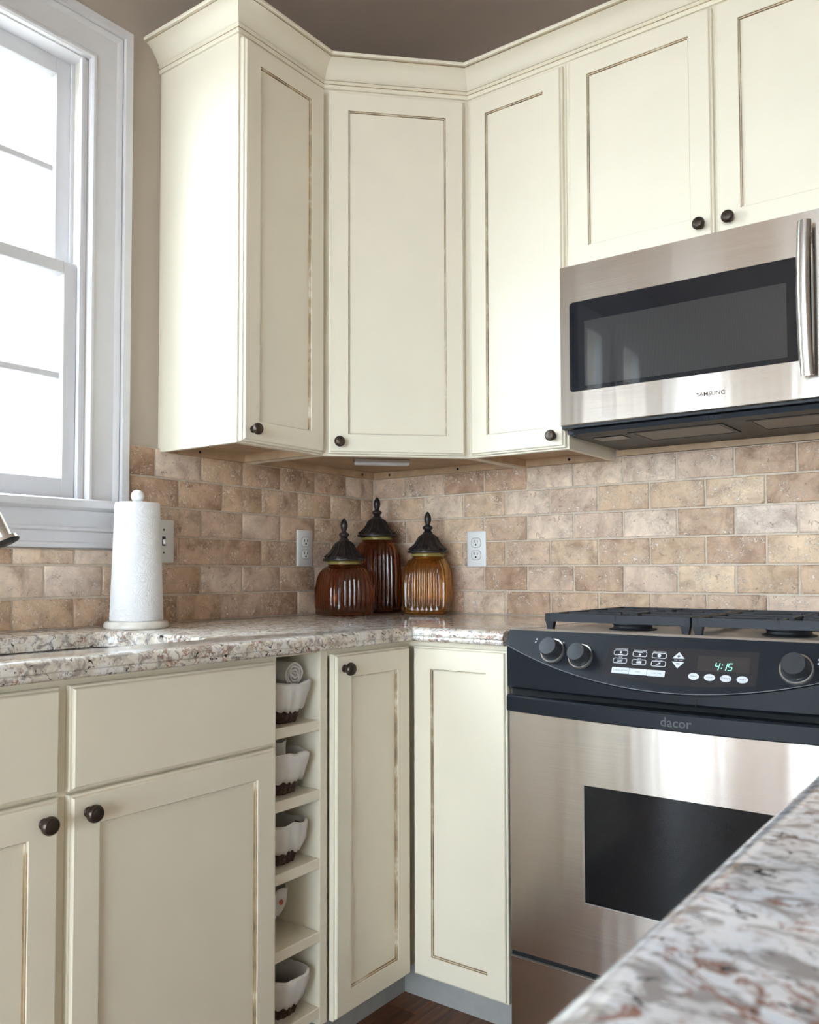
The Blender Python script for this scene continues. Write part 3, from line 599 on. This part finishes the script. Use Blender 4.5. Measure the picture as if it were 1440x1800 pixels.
# ------------------------------------------------------------------ amber jars
def jar(name, cx, cy, ang, side, H, glass, label):
    t = thing(name, (cx, cy, 36), label, 'jar', 'ribbed amber glass jars with dark lids'); NS = 384; hs = side/2
    def loop(scale, z, rib, e, rnd=None):
        l = []
        for i in range(NS):
            a = 2*math.pi*i/NS; ca, sa = math.cos(a), math.sin(a)
            r = 1/((abs(ca)**e+abs(sa)**e)**(1/e))
            r = hs*scale*r if rnd is None else hs*scale*r*(1-rnd[0])+rnd[1]*rnd[0]
            r *= 1+rib*math.cos(32*a)
            x, y = r*ca, r*sa; l.append((cx+x*math.cos(ang)-y*math.sin(ang), cy+x*math.sin(ang)+y*math.cos(ang), 36+z))
        return l
    nr = 2.02; sh = H-2.0
    pf = [(.90, .02, 0, 7), (.97, .10, 0, 7), (1.0, .3, 0, 7), (1.0, .75, .0, 7), (1.005, 1.0, .02, 7), (1.02, H*.3, .025, 6), (1.02, H*.5, .025, 6), (1.0, sh*.85, .025, 5)]
    fine = []
    for p0, p1 in zip(pf, pf[1:]):
        st_ = max(1, int((p1[1]-p0[1])/.3))
        fine += [tuple(a_+(c_-a_)*k/st_ for a_, c_ in zip(p0, p1)) for k in range(st_)]
    fine.append(pf[-1])
    out = [loop(s_, z, rb, e) for s_, z, rb, e in fine]
    for k in range(1, 16):
        q = k/16*HP; out.append(loop(1.0, sh*.85+(H-.55-sh*.85)*math.sin(q), 0.025*math.cos(q*.9), 5-2.9*k/16, (1-math.cos(q), nr)))
    out += [loop(0, H-.5, 0, 2, (1, nr)), loop(0, H-.3, 0, 2, (1, nr-.05))]
    inn = [loop(0, H-.3, 0, 2, (1, nr-.2)), loop(0, H-.6, 0, 2, (1, nr-.2))]
    for k in range(6, 0, -1):
        q = k/7*HP; inn.append(loop(.94, sh*.83+(H-.75-sh*.83)*math.sin(q), 0, 4.5-2.4*k/7, (1-math.cos(q), nr-.2)))
    inn += [loop(.94, sh*.8, 0, 5), loop(.95, H*.3, 0, 6), loop(.94, .8, 0, 6), loop(.85, .45, 0, 6)]
    b = MB(); b.rings(out+inn, cap0=True, cap1=True); b.build('body', glass, t, smooth=60)
    b = MB(); b.lathe([(nr-.02, H-.32), (nr+.1, H-.3), (nr+.12, H-.02), (nr, H+.12), (nr-.25, H+.12), (nr-.25, H-.32), (nr-.02, H-.32)], (cx, cy, 36), 36, cap0=False, cap1=False); b.build('neck_ring', M_neck, t)
    lid = put('lid', None, (cx, cy, 36+H+.1), t)
    NL = 96; lp = [(0, 0), (2.3, 0), (2.58, .06), (2.6, .2), (2.45, .3), (2.2, .36), (2.1, .55), (1.85, .75), (1.55, 1.15), (1.3, 1.6), (1.08, 2.05), (.8, 2.35), (.62, 2.5)]
    L = []
    for i_, (r, z) in enumerate(lp):
        l = []
        for k in range(NL):
            a = 2*math.pi*k/NL; f = 0
            if .5 < z < 2.4: f = .10*abs(math.sin(6*a))+.05*math.cos(24*a)
            if .3 <= z <= .75: f += .06*abs(math.cos(8*a))
            l.append((cx+r*(1+f)*math.cos(a), cy+r*(1+f)*math.sin(a), 36+H+.1+z))
        L.append(l)
    b = MB(); b.rings(L, cap0=False, cap1=True); b.build('dome', M_iron_lid, lid, origin=ORG[lid], smooth=50)
    b = MB(); fp = [(0, 2.4), (.62, 2.45), (.66, 2.6), (.5, 2.7), (.42, 2.95), (.62, 3.1), (.66, 3.25), (.6, 3.4), (.4, 3.5), (.28, 3.62), (.3, 3.75), (.42, 4.05), (.46, 4.4), (.40, 4.75), (.24, 5.05), (.12, 5.2), (0, 5.3)]
    b.lathe(fp, (cx, cy, 36+H+.1), 24, cap0=False, cap1=False); b.build('finial', M_iron_lid, lid, origin=ORG[lid], smooth=50)
jar('glass_jar', 5.9, -12.9, math.radians(68.1), 5.75, 6.55, M_amber_dark, 'squat dark amber ribbed jar with a pointed lid, nearest the window-side outlet')
jar('glass_jar', 4.3, -4.4, math.radians(60), 5.3, 9.8, M_amber_dark, 'tall dark amber ribbed jar with a pointed lid, standing in the corner behind the others')
jar('glass_jar', 12.3, -4.15, math.radians(25.6), 5.6, 7.55, M_amber, 'golden amber ribbed jar with a pointed lid, nearest the stove-side outlet')

# ------------------------------------------------------------------ baskets on the open shelves
def basket(cx, z, dx, with_cloth, label, tilt=0):
    t = thing('wicker_basket', (cx, -39.95, z), label, 'basket', 'lined wicker baskets on the open shelves'); cy = -39.95; n = 72; hx = 4.0; hy0, hy1 = 1.45, 2.2; Hh = 3.0
    def lp(f, off, zz, e=4.0, wav=None):
        l = []
        for i in range(n):
            a = 2*math.pi*i/n; ca, sa = math.cos(a), math.sin(a); r = 1/((abs(ca)**e+abs(sa)**e)**(1/e))
            o = off+(wav(a) if wav else 0)
            l.append((cx+ca*r*((hx-1+f)+o), cy+sa*r*(hy0+(hy1-hy0)*f+o), z+zz(a) if callable(zz) else z+zz))
        return l
    L = []
    rows = 16
    for k in range(rows+1):
        f = k/rows; L.append(lp(f, 0, .04+Hh*f, 4, lambda a, k=k: .06*math.copysign(1, math.sin(a*18+math.pi*(k % 2)))*(.6 if k % 2 else 1)))
    for k in range(6, -1, -1): L.append(lp(k/6, -.18, .15+(Hh-.15)*k/6))
    b = MB(); b.rings(L, cap0=True, cap1=True); b.build('basket_weave', M_wicker, t, smooth=30)
    rim = lambda a: .55*abs(math.cos(a))**2*(1 if math.cos(a) < 0 else .35)+.12*math.sin(3*a+cx*9)
    C = []
    for dz, f, off in ((1.2, .45, -.3), (2.4, .8, -.3), (3.1, 1.0, -.22), (3.42, 1.05, -.02), (3.3, 1.05, .16), (2.7, .93, .22), (2.1, .75, .24), (1.5, .55, .22), (1.05, .42, .16)):
        C.append(lp(f, off, lambda a, dz=dz: dz+(rim(a)*.7 if dz > 2.6 else rim(a)*.25)+.22*noise.noise((math.cos(a)*2.2, math.sin(a)*2.2+z, 4.0))+(.1*math.sin(22*a) if dz < 1.2 else 0), 4, lambda a, dz=dz: .045*math.sin(13*a+dz*1.3+z)*(1 if dz > 1 else .3)+.17*noise.noise((math.cos(a)*3.2+z, math.sin(a)*3.2, dz*.8+cx))+(.04*math.sin(34*a) if dz < 1.6 else 0)))
    b = MB(); b.rings(C); cl = b.build('liner', M_cloth, t, smooth=60)
    so = cl.modifiers.new('thickness', 'SOLIDIFY'); so.thickness = .05*S
    if tilt: t.rotation_euler = (0, 0, tilt)
    return t
bk = []
LAB = ['linen-lined wicker basket holding a rolled white towel, top shelf', 'linen-lined wicker basket with a folded cloth standing in it, second shelf from the top', 'linen-lined wicker basket on the middle shelf of the open tower', 'wicker basket with a red button on its lining, pushed back on the fourth shelf', 'empty-looking linen-lined wicker basket on the bottom shelf of the tower']
for i, z in enumerate(SH): bk.append(basket([20.0, 19.9, 19.8, 17.4, 20.0][i], z, 0, i < 2, LAB[i]))
b = MB(); b.lathe([(0, 0), (.22, 0), (.24, .06), (.15, .1), (0, .1)], n=14, axis='x', cap0=False, cap1=False); b.xf(Matrix.Translation((21.55, -39.35, SH[3]+2.55))); b.build('button', M_red, bk[3])
# rolled towel: a spiral of cloth
sp = []; turns = 3.6
for i in range(110):
    t_ = i/109; a = t_*turns*2*math.pi; r = .18+.95*t_; sp.append((r*math.cos(a), r*math.sin(a)))
b = MB(); loopA = [(y, z) for y, z in sp]; loopB = [((math.hypot(y, z)-.17)*y/max(.01, math.hypot(y, z)), (math.hypot(y, z)-.17)*z/max(.01, math.hypot(y, z))) for y, z in sp]
poly2 = loopA+loopB[::-1]
va = [[b.bm.verts.new((x+(.06*math.sin(k*.7) if x > 20 else 0), -39.35+y, 32.6+z)) for k, (y, z) in enumerate(poly2)] for x in (16.9, 23.1)]
np_ = len(poly2); h = np_//2
for i in range(np_): j = (i+1) % np_; b.face([va[0][i], va[0][j], va[1][j], va[1][i]])
for q in va:
    for i in range(h-1): b.face([q[i], q[i+1], q[np_-2-i], q[np_-1-i]])
o = b.build('rolled_towel', M_cloth, None, origin=(20, -39.35, 31.4), smooth=50); tag(o, 'tightly rolled white towel lying in the top shelf basket', 'towel')
b = MB(); L = []
for k in range(7):
    z = 24.2+k*.46; L.append([(21.7+.1*math.sin(k*.8)+.9*math.cos(a), -40.05+.1*math.cos(k)+(.6+.08*math.sin(3*a))*math.sin(a), z+.12*math.sin(2*a)) for a in [2*math.pi*i/28 for i in range(28)]])
b.rings(L, cap0=True, cap1=True); o = b.build('folded_cloth', M_cloth, None, origin=(21.7, -40.05, 24.2), smooth=60); tag(o, 'folded pale cloth tucked upright in the second basket', 'cloth')

# ------------------------------------------------------------------ range
rg = thing('gas_range', (51, -13, -1.3), 'stainless steel gas range with black control panel and cast iron grates', 'stove')
RX0, RX1 = 36.05, 65.95
MB().box(RX0+.1, RX1-.1, -25.0, -.6, 0, 35.9).build('body', M_black, rg, smooth=0)
for x in (38, 64):
    for y in (-22, -4): MB().lathe([(0, -1.28), (.8, -1.28), (.8, -1), (.5, -.9), (.5, .1), (0, .1)], (x, y, 0), 12, cap0=False, cap1=False).build('foot', M_black, rg)
b = MB(); b.box(RX0, RX1, -24.9, -.6, 35.75, 36.0, .05); b.build('cooktop', M_steel2, rg)
b = MB(); b.prism([(-24.5, 36.0), (-24.4, 36.22), (-24.75, 36.32), (-25.05, 36.3), (-25.18, 36.16), (-25.1, 35.98)], 'x', RX0+.15, RX1-.15); b.build('front_trim', M_steel2, rg)
def bow(x, e, c): t = (x-51)/15; return e+(c-e)*(1-t*t)
# fascia: a sloping upper plane that meets a bowed lower face in a curve
NX = 40; cols_ = []
for i in range(NX+1):
    x = RX0+(RX1-RX0)*i/NX; yb = bow(x, -25.8, -27.25); zc = 36.16-(-25.16-yb)/.5
    cols_.append([(x, -24.3, 35.7), (x, -24.9, 35.98), (x, -25.16, 36.16), (x, yb, zc), (x, yb-.03, zc-.06), (x, yb+.10, zc-.16), (x, yb+.16, 31.2), (x, yb+.4, 30.98), (x, -24.6, 31.0)])
b = MB(); b.rings(cols_, cap0=True, cap1=True); cpn = b.build('control_panel', M_fascia, rg, smooth=25)
PM = Matrix((Vector((1, 0, 0)), Vector((0, .5, 1)).normalized(), Vector((0, -1, .5)).normalized())).transposed().to_4x4(); PM.translation = Vector((0, -25.16, 36.16))   # local a = x, b = up the slope (negative = down), c = out
def pan(n, bm_, mm, par=None): bm_.xf(PM); return bm_.build(n, mm, par or cpn, origin=ORG[cpn], smooth=40)
b = MB()
top = [(45.75, -.95), (57.55, -1.0)]; arc = [(57.55-i*(57.55-45.6)/14, 0) for i in range(15)]
arc = [(x, -(3.55+.55*(1-((x-51.8)/6.2)**2))) for x, _ in arc]
pl = [(45.75, -.95)]+arc[::-1]+[(57.55, -1.0)]
b.rings([[(x, y, -.02) for x, y in pl], [(x, y, .03) for x, y in pl]], cap0=True, cap1=True); ov = pan('overlay', b, M_panelglass)
b = MB(); b.rings([rrect(53.1, 56.95, -2.72, -1.5, .05, .02), rrect(53.1, 56.95, -2.72, -1.5, .05, .045)], cap1=True); pan('display', b, M_disp, cpn)
def ring_btn(cx, cy, w, h):
    b = MB(); r = .14; b.rings([rrect(cx-w/2, cx+w/2, cy-h/2, cy+h/2, r, .03), rrect(cx-w/2, cx+w/2, cy-h/2, cy+h/2, r, .05), rrect(cx-w/2+.045, cx+w/2-.045, cy-h/2+.045, cy+h/2-.045, r*.7, .05), rrect(cx-w/2+.045, cx+w/2-.045, cy-h/2+.045, cy+h/2-.045, r*.7, .03)]); return b
caps = [['CONVECTION BAKE', 'CONVECTION BROIL', 'PURE CONVECTION'], ['BAKE', 'BROIL', 'SELF CLEAN']]
for r in range(2):
    for c in range(3):
        cx = 46.82+1.6*c+(.03*r); cy = -1.62-.035*c-.69*r; b = ring_btn(cx, cy, 1.18, .46)
        if (r, c) == (0, 0): b.box(cx-.2, cx+.2, cy-.17, cy-.13, .03, .05); b.lathe([(0, .03), (.1, .03), (.1, .05), (0, .05)], (cx, cy+.03, 0), 6, cap0=False, cap1=False)
        elif (r, c) == (0, 1): b.box(cx-.2, cx+.2, cy+.12, cy+.16, .03, .05); b.lathe([(0, .03), (.1, .03), (.1, .05), (0, .05)], (cx, cy-.05, 0), 6, cap0=False, cap1=False)
        elif (r, c) == (0, 2): b.lathe([(0, .03), (.15, .03), (.15, .05), (0, .05)], (cx, cy, 0), 12, cap0=False, cap1=False)
        elif (r, c) == (1, 0): b.box(cx-.2, cx+.2, cy-.13, cy-.07, .03, .05); [b.box(cx-.2+k*.09, cx-.16+k*.09, cy-.04, cy+.1, .03, .05) for k in range(5)]
        elif (r, c) == (1, 1): b.box(cx-.2, cx+.2, cy+.06, cy+.1, .03, .05); b.box(cx-.2, cx+.2, cy-.1, cy+.02, .03, .05)
        else: b.prism([(cx-.22, cy-.12), (cx-.02, cy-.06), (cx+.14, cy+.02), (cx+.16, cy+.1), (cx+.06, cy+.12), (cx-.04, cy+.02)], 'z', .03, .05)
        b.merge(text_bm(caps[r][c], .115, .004), Matrix.Translation((cx, cy+.31, .036))); pan('touch_button', b, M_ink)
for k, tx in enumerate(('CANCEL SECURE', 'LIGHT', 'COOK TIME')):
    x0 = 46.3+1.47*k; b = MB(); b.rings([rrect(x0, x0+1.44, -3.4-.02*k, -2.9-.02*k, .05, .03), rrect(x0, x0+1.44, -3.4-.02*k, -2.9-.02*k, .05, .06)], cap1=True); p_ = pan('key', b, M_ink)
    b = MB(); b.merge(text_bm(tx, .16, .004), Matrix.Translation((x0+.72, -3.15-.02*k, .062))); pan('lettering', b, M_dark_ink, p_)
for pts3, sg, cy in (([(51.1, -1.84), (52.06, -1.84), (51.58, -1.30)], '+', -1.66), ([(51.1, -2.12), (51.58, -2.66), (52.06, -2.12)], '-', -2.28)):
    b = MB(); b.prism(pts3, 'z', .03, .06); p_ = pan('arrow_key', b, M_ink)
    b = MB(); b.box(51.45, 51.71, cy-.04, cy+.04, .06, .066)
    if sg == '+': b.box(51.54, 51.62, cy-.12, cy+.12, .06, .066)
    pan('sign', b, M_dark_ink, p_)
b = MB(); b.merge(text_bm('TIME / TEMP', .13, .004), Matrix.Translation((51.58, -1.98, .036))); pan('lettering', b, M_ink)
for k, tx in enumerate(('TIMER 1', 'CLOCK', 'STOP TIME', 'TIMER 2')):
    cx = 52.93+1.2*k; b = MB(); b.rings([[(cx+.41*math.cos(2*math.pi*i/28), -3.22+.27*math.sin(2*math.pi*i/28), c) for i in range(28)] for c in (.03, .06)], cap1=True); p_ = pan('oval_key', b, M_ink)
    b = MB(); b.merge(text_bm(tx, .15, .004), Matrix.Translation((cx, -3.22, .062))); pan('lettering', b, M_dark_ink, p_)
SEG = {'a': (.06, .28, .56, .62), 'g': (.06, .28, .28, .34), 'd': (.06, .28, 0, .06), 'f': (0, .06, .33, .6), 'b': (.28, .34, .33, .6), 'e': (0, .06, .02, .29), 'c': (.28, .34, .02, .29)}
for ch, ox in (('4', 54.36), ('1', 54.92), ('5', 55.32)):
    b = MB()
    for sgm in {'4': 'fgbc', '1': 'bc', '5': 'afgcd'}[ch]:
        x0, x1, y0, y1 = SEG[sgm]; b.prism([(ox+x+.2*y, -2.6+y) for x, y in ((x0+.008, y0+.008), (x1-.008, y0+.008), (x1-.008, y1-.008), (x0+.008, y1-.008))], 'z', .045, .055)
    pan('digit', b, M_led)
b = MB()
for yy in (.16, .42): b.box(54.86+.2*yy, 54.91+.2*yy, -2.6+yy, -2.55+yy, .045, .055)
pan('colon', b, M_led)
# control knobs
kb = MB(); kb.lathe([(0, 0), (1.12, 0), (1.14, .1), (1.0, .22), (.98, .18), (.9, .2), (.88, .3), (.80, 1.2), (.74, 1.28), (0, 1.3)], n=36, cap0=False, cap1=False); KB = kb.mesh('range_knob', smooth=40); KB.materials.append(M_knobblk)
kr = MB(); kr.lathe([(1.0, .2), (1.1, .2), (1.06, .29), (.97, .27)], n=36, cap0=False, cap1=False); KR = kr.mesh('knob_ring', smooth=50); KR.materials.append(M_steel2)
kg = MB(); kg.box(-.3, .3, -.78, .78, 1.2, 1.36, .06); KG = kg.mesh('knob_grip'); KG.materials.append(M_knobblk)
qn = Vector((0, -1, .5)).to_track_quat('Z', 'Y').to_euler()
for x, dn_, sc in ((40.75, 1.85, 1), (43.4, 2.2, 1), (60.2, 2.15, 1.08), (63.1, 1.75, 1)):
    p_ = PM @ Vector((x, -dn_, .0)); o = put('burner_knob', KB, p_, cpn); o.rotation_euler = qn; o.scale = (sc, sc, 1)
    r = put('knob_ring', KR, p_, o); r.location = (0, 0, 0)
for x, dn_ in ((38.95, .8), (38.9, 1.08), (41.55, 1.0), (41.5, 1.3), (61.6, 1.3), (61.6, 1.6)):
    b = MB(); b.lathe([(0, 0), (.07, 0), (.07, .02), (0, .02)], (x, -dn_, 0), 8, cap0=False, cap1=False); pan('burner_mark', b, M_ink)
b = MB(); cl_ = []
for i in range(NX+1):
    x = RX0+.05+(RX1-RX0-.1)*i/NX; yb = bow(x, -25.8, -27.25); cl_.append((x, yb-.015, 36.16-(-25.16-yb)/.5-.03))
b.tube(cl_, .028, 6); b.build('crease_edge', simple('crease_highlight_grey', (0.22, 0.23, 0.25), 0.4), cpn)  # lighter grey tube paints the highlight along the fascia crease
# crack in the plastic
def crack(pts, w):
    b = MB(); L = []
    for (x, z), ww in zip(pts, w): y = bow(x, -25.8, -27.25)+.07; L.append([(x-ww, y, z), (x+ww, y, z), (x+ww, y-.025, z), (x-ww, y-.025, z)])
    b.rings(L, cap0=True, cap1=True); b.build('crack', M_gap, cpn)
crack([(53.5, 31.85), (53.28, 31.6), (53.2, 31.45), (53.25, 31.3), (53.22, 31.05)], [.02, .03, .07, .06, .015]); crack([(49.6, 31.5), (50.1, 31.55), (50.6, 31.45), (50.9, 31.25), (51.05, 31.0)], [.012]*5)
# oven door
DY = -25.55
od = put('oven_door', None, (51, DY, 8.1), rg)
wx0, wx1, wz0, wz1 = 43.28, 58.72, 13.72, 23.42
b = MB(); xz = lambda a0, a1, c0, c1, y: [(a0, y, c0), (a1, y, c0), (a1, y, c1), (a0, y, c1)]
b.rings([xz(RX0+.1, RX1-.1, 8.05, 29.2, -25.02), xz(RX0+.1, RX1-.1, 8.05, 29.2, DY+.08), xz(RX0+.16, RX1-.16, 8.11, 29.14, DY), xz(wx0, wx1, wz0, wz1, DY), xz(wx0, wx1, wz0, wz1, DY+.12)]); b.build('door_skin', M_steel, od, smooth=20)
MB().box(wx0-.2, wx1+.2, DY+.06, DY+.2, wz0-.2, wz1+.2).build('window', M_ovenglass, od)
for a0, a1, c0, c1 in ((wx0-.03, wx1+.03, wz0-.07, wz0), (wx0-.05, wx0, wz0, wz1), (wx1, wx1+.05, wz0, wz1)): MB().box(a0, a1, DY-.02, DY+.1, c0, c1).build('window_trim', M_steel2, od)
hc = []
for i in range(NX+1):
    x = RX0+(RX1-RX0)*i/NX; yb = bow(x, -25.85, -27.15); hc.append([(x, -25.3, 29.0), (x, yb+.12, 29.0), (x, yb, 29.1), (x, yb, 30.28), (x, yb+.12, 30.42), (x, -25.1, 30.42), (x, -25.1, 29.2)])
b = MB(); b.rings(hc, cap0=True, cap1=True); hnd = b.build('handle_bar', M_fascia, od, smooth=25)
b = MB(); b.merge(text_bm('dacor', 1.05, .02, 0, .006), Matrix.Translation((51.65, bow(51.65, -25.85, -27.15)-.005, 29.66)) @ Matrix.Rotation(HP, 4, 'X')); b.build('logo', simple('embossed_grey_logo', (0.075, 0.08, 0.088), 0.35), hnd)
MB().box(RX0+.4, RX1-.4, -25.4, -24.95, 30.42, 31.1).build('vent_gap', M_gap, rg)
MB().box(RX0+.1, RX1-.1, -25.3, -24.95, 7.66, 8.05).build('drawer_gap', M_gap, rg)
b = MB(); b.rings([xz(RX0+.1, RX1-.1, .3, 7.66, -25.02), xz(RX0+.1, RX1-.1, .3, 7.66, DY+.08), xz(RX0+.16, RX1-.16, .36, 7.6, DY)], cap1=True); b.build('drawer', M_steel, rg, smooth=20)
MB().box(RX0+.1, RX1-.1, -25.7, -25.4, 7.62, 7.68).build('drawer_edge', M_steel2, rg)
# burners and grates
for x in (44.3, 57.7):
    for y in (-17.0, -7.8):
        bu = MB().lathe([(0, 36.0), (2.1, 36.0), (2.15, 36.1), (1.75, 36.2), (1.7, 36.42), (0, 36.42)], (x, y, 0), 28, cap0=False, cap1=False).build('burner', M_black, rg)
        MB().lathe([(0, 36.42), (1.75, 36.42), (1.82, 36.5), (1.8, 36.62), (1.6, 36.7), (0, 36.72)], (x, y, 0), 28, cap0=False, cap1=False).build('burner_cap', M_iron, bu, origin=ORG[bu])
def bar(b, p, q, w, h, z):
    p, q = Vector((*p, 0)), Vector((*q, 0)); d = (q-p).normalized(); s_ = Vector((-d.y, d.x, 0))*w/2
    b.rings([[(*(p-s_).xy, z-h), (*(p+s_).xy, z-h), (*(p+s_*.75).xy, z), (*(p-s_*.75).xy, z)], [(*(q-s_).xy, z-h), (*(q+s_).xy, z-h), (*(q+s_*.75).xy, z), (*(q-s_*.75).xy, z)]], cap0=True, cap1=True)
for gx0, gx1 in ((37.5, 50.93), (51.07, 64.5)):
    y0, y1, zt_ = -21.2, -3.2, 37.48; g = put('grate', None, ((gx0+gx1)/2, -12.4, 36.0), rg); cx = (gx0+gx1)/2
    b = MB()
    bar(b, (gx0, y0+.25), (gx1, y0+.25), .5, .72, zt_); bar(b, (gx0, y1-.25), (gx1, y1-.25), .5, .72, zt_); bar(b, (gx0+.25, y0), (gx0+.25, y1), .5, .72, zt_); bar(b, (gx1-.25, y0), (gx1-.25, y1), .5, .72, zt_); bar(b, (gx0, -12.4), (gx1, -12.4), .5, .6, zt_)
    b.build('grate_frame', M_iron, g)
    for by in (-17.0, -7.8):
        for p, q in (((gx0+.3, by), (cx-1.0, by)), ((gx1-.3, by), (cx+1.0, by)), ((cx, by-(4.2 if by < -12 else 4.3)), (cx, by-1)), ((cx, by+1), (cx, by+4.3)), ((gx0+2.2, by-2.9), (cx-1.6, by-1.3)), ((gx1-2.2, by+2.9), (cx+1.6, by+1.3)), ((gx0+2.2, by+2.9), (cx-1.6, by+1.3)), ((gx1-2.2, by-2.9), (cx+1.6, by-1.3))):
            b = MB(); bar(b, p, q, .34, .5, zt_); b.build('grate_finger', M_iron, g)
    for fx in (gx0+.45, gx1-.45):
        for fy in (y0+.35, y1-.35):
            b = MB(); b.rings([[(fx-.26, fy-.26, 36.0), (fx+.26, fy-.26, 36.0), (fx+.26, fy+.26, 36.0), (fx-.26, fy+.26, 36.0)], [(fx-.42, fy-.3, 36.9), (fx+.42, fy-.3, 36.9), (fx+.42, fy+.3, 36.9), (fx-.42, fy+.3, 36.9)]], cap0=True, cap1=True); b.build('grate_foot', M_iron, g)

# ------------------------------------------------------------------ over-the-range microwave
mw = thing('microwave', (51, -7, 55.1), 'stainless steel over-the-range microwave with a dark window, hung above the stove', 'microwave')
MX0, MX1, MZ0, MZ1, MY = 35.86, 65.86, 55.95, 72.12, -14.4
MB().box(MX0+.08, MX1-.08, -12.9, -.5, 55.3, 72.1).build('body', M_black, mw, smooth=0)
mdr = put('microwave_door', None, (48, MY, MZ0), mw)
DX1 = 60.2; gx0, gx1, gz0, gz1 = 36.98, 59.4, 59.28, 68.32
def rx(a0, a1, c0, c1, r, y): return [(x, y, z) for x, z, _ in rrect(a0, a1, c0, c1, r, 0, 4)]
b = MB(); b.rings([rx(MX0, DX1, MZ0, MZ1, .05, -12.9), rx(MX0, DX1, MZ0, MZ1, .05, MY+.15), rx(MX0+.12, DX1-.05, MZ0+.1, MZ1-.05, .05, MY), rx(gx0, gx1, gz0, gz1, .35, MY), rx(gx0+.05, gx1-.05, gz0+.05, gz1-.05, .33, MY+.1)]); b.build('door_frame', M_steel, mdr, smooth=25)
b = MB(); b.rings([rx(gx0-.1, gx1+.1, gz0-.1, gz1+.1, .35, MY+.22), rx(gx0-.1, gx1+.1, gz0-.1, gz1+.1, .35, MY+.05)], cap0=True, cap1=True); b.build('window', M_blackglass, mdr)
MB().box(38.55, 57.4, MY+.03, MY+.06, 59.75, 66.25).build('screen', M_screen, mdr)
b = MB(); b.merge(text_bm('SAMSUNG', .56, .012, 0, .005), Matrix.Translation((50.85, MY-.005, 57.42)) @ Matrix.Rotation(HP, 4, 'X') @ Matrix.Diagonal((1.0, .92, 1, 1))); b.build('logo', simple('brown_logo_print', (0.10, 0.06, 0.04), 0.6, Specular_IOR_Level=0.2), mdr)
hp = [(59.12, MY-.95, 57.75), (59.08, MY-1.3, 60), (59.05, MY-1.5, 62.5), (59.04, MY-1.55, 64.4), (59.05, MY-1.5, 66.3), (59.08, MY-1.3, 68.8), (59.12, MY-.95, 70.9)]
def cat(P, n=6):
    P = [Vector(p) for p in P]; P = [2*P[0]-P[1]]+P+[2*P[-1]-P[-2]]; out = []
    for i in range(1, len(P)-2):
        for k in range(n):
            t = k/n; a, b_, c, d = P[i-1:i+3]; out.append(.5*((2*b_)+(-a+c)*t+(2*a-5*b_+4*c-d)*t*t+(-a+3*b_-3*c+d)*t**3))
    return out+[P[-2]]
b = MB(); pth = cat(hp); L = []
for i, p in enumerate(pth):
    d = (pth[min(i+1, len(pth)-1)]-pth[max(i-1, 0)]).normalized(); sd = Vector((1, 0, 0)); up = d.cross(sd)
    L.append([p+.56*math.cos(2*math.pi*k/16)*sd+.34*math.sin(2*math.pi*k/16)*up for k in range(16)])
b.rings(L, cap0=True, cap1=True); hd_ = b.build('handle', M_steel2, mdr)
for z in (58.7, 69.9): MB().box(58.8, 59.4, MY-1.0, MY+.02, z-.45, z+.45, .08).build('handle_post', M_steel2, hd_, origin=ORG[hd_])
MB().box(DX1+.05, MX1, MY+.02, -12.9, MZ0, MZ1, .06).build('control_panel', M_blackglass, mw)
b = MB(); b.prism([(-14.2, 55.93), (-14.2, 55.7), (-13.5, 55.6), (-13.2, 55.9)], 'x', MX0+.1, MX1-.1); b.build('bottom_lip', M_black, mw)
b = MB(); b.prism([(-13.9, 55.55), (-13.75, 55.12), (-12.6, 54.95), (-12.6, 55.6)], 'x', MX0+1.2, MX1-1.2); vl = b.build('vent_lip', M_fascia, mw)
b = MB(); b.merge(text_bm('△ PUSH', .42, .004), Matrix.Translation((50.8, -13.835, 55.34)) @ Matrix.Rotation(math.radians(108), 4, 'X')); b.build('lettering', M_dark_ink, vl)
MB().box(MX0+.5, MX1-.5, -12.7, -.6, 55.05, 55.32, .05).build('underside_plate', M_black, mw)
for fx in (42.3, 53.5):
    f_ = MB().box(fx, fx+8.6, -11.9, -6.0, 54.98, 55.06).build('grease_filter', M_filter, mw)
    b = MB(); b.rings([rect(fx-.25, fx+8.85, -12.2, -5.7, 54.93), rect(fx+.2, fx+8.4, -11.7, -6.2, 54.93), rect(fx+.2, fx+8.4, -11.7, -6.2, 55.06), rect(fx-.25, fx+8.85, -12.2, -5.7, 55.06)], loopclosed=True); b.build('filter_frame', M_black, f_, origin=ORG[f_])
MB().box(37.8, 41.0, -11.0, -8.6, 54.97, 55.06, .02).build('lamp_cover', M_panelglass, mw)
MB().box(36.1, 66, -.62, -.02, 54.4, 55.6).build('mounting_strip', M_cleat, mw)

# ------------------------------------------------------------------ island in the foreground
IX = 69.35
isl = thing('island_cabinet', (88, -104, -1.3), 'cream island cabinet carrying the white granite top', 'cabinet')
MB().box(IX+1.6, 108, -148, -59.6, ZK, 34.6).build('body', M_paint, isl, smooth=0)
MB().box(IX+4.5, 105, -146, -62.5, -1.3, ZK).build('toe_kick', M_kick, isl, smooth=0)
for k in range(4): door(isl, frame((IX+1.6, -60.2-k*22, ZK+.2), (0, -1, 0), (-1, 0, 0)), 21.4, 31.2)
it = MB(); slab(it, [(IX, -150), (110, -150), (110, -58), (IX, -58)], [1, 1, 1, 1], 36.0); ito = it.build('island_worktop', M_gran2, None, origin=(88, -104, 34.64), smooth=30); tag(ito, 'white granite island top with grey and rust veins in the foreground', 'worktop')
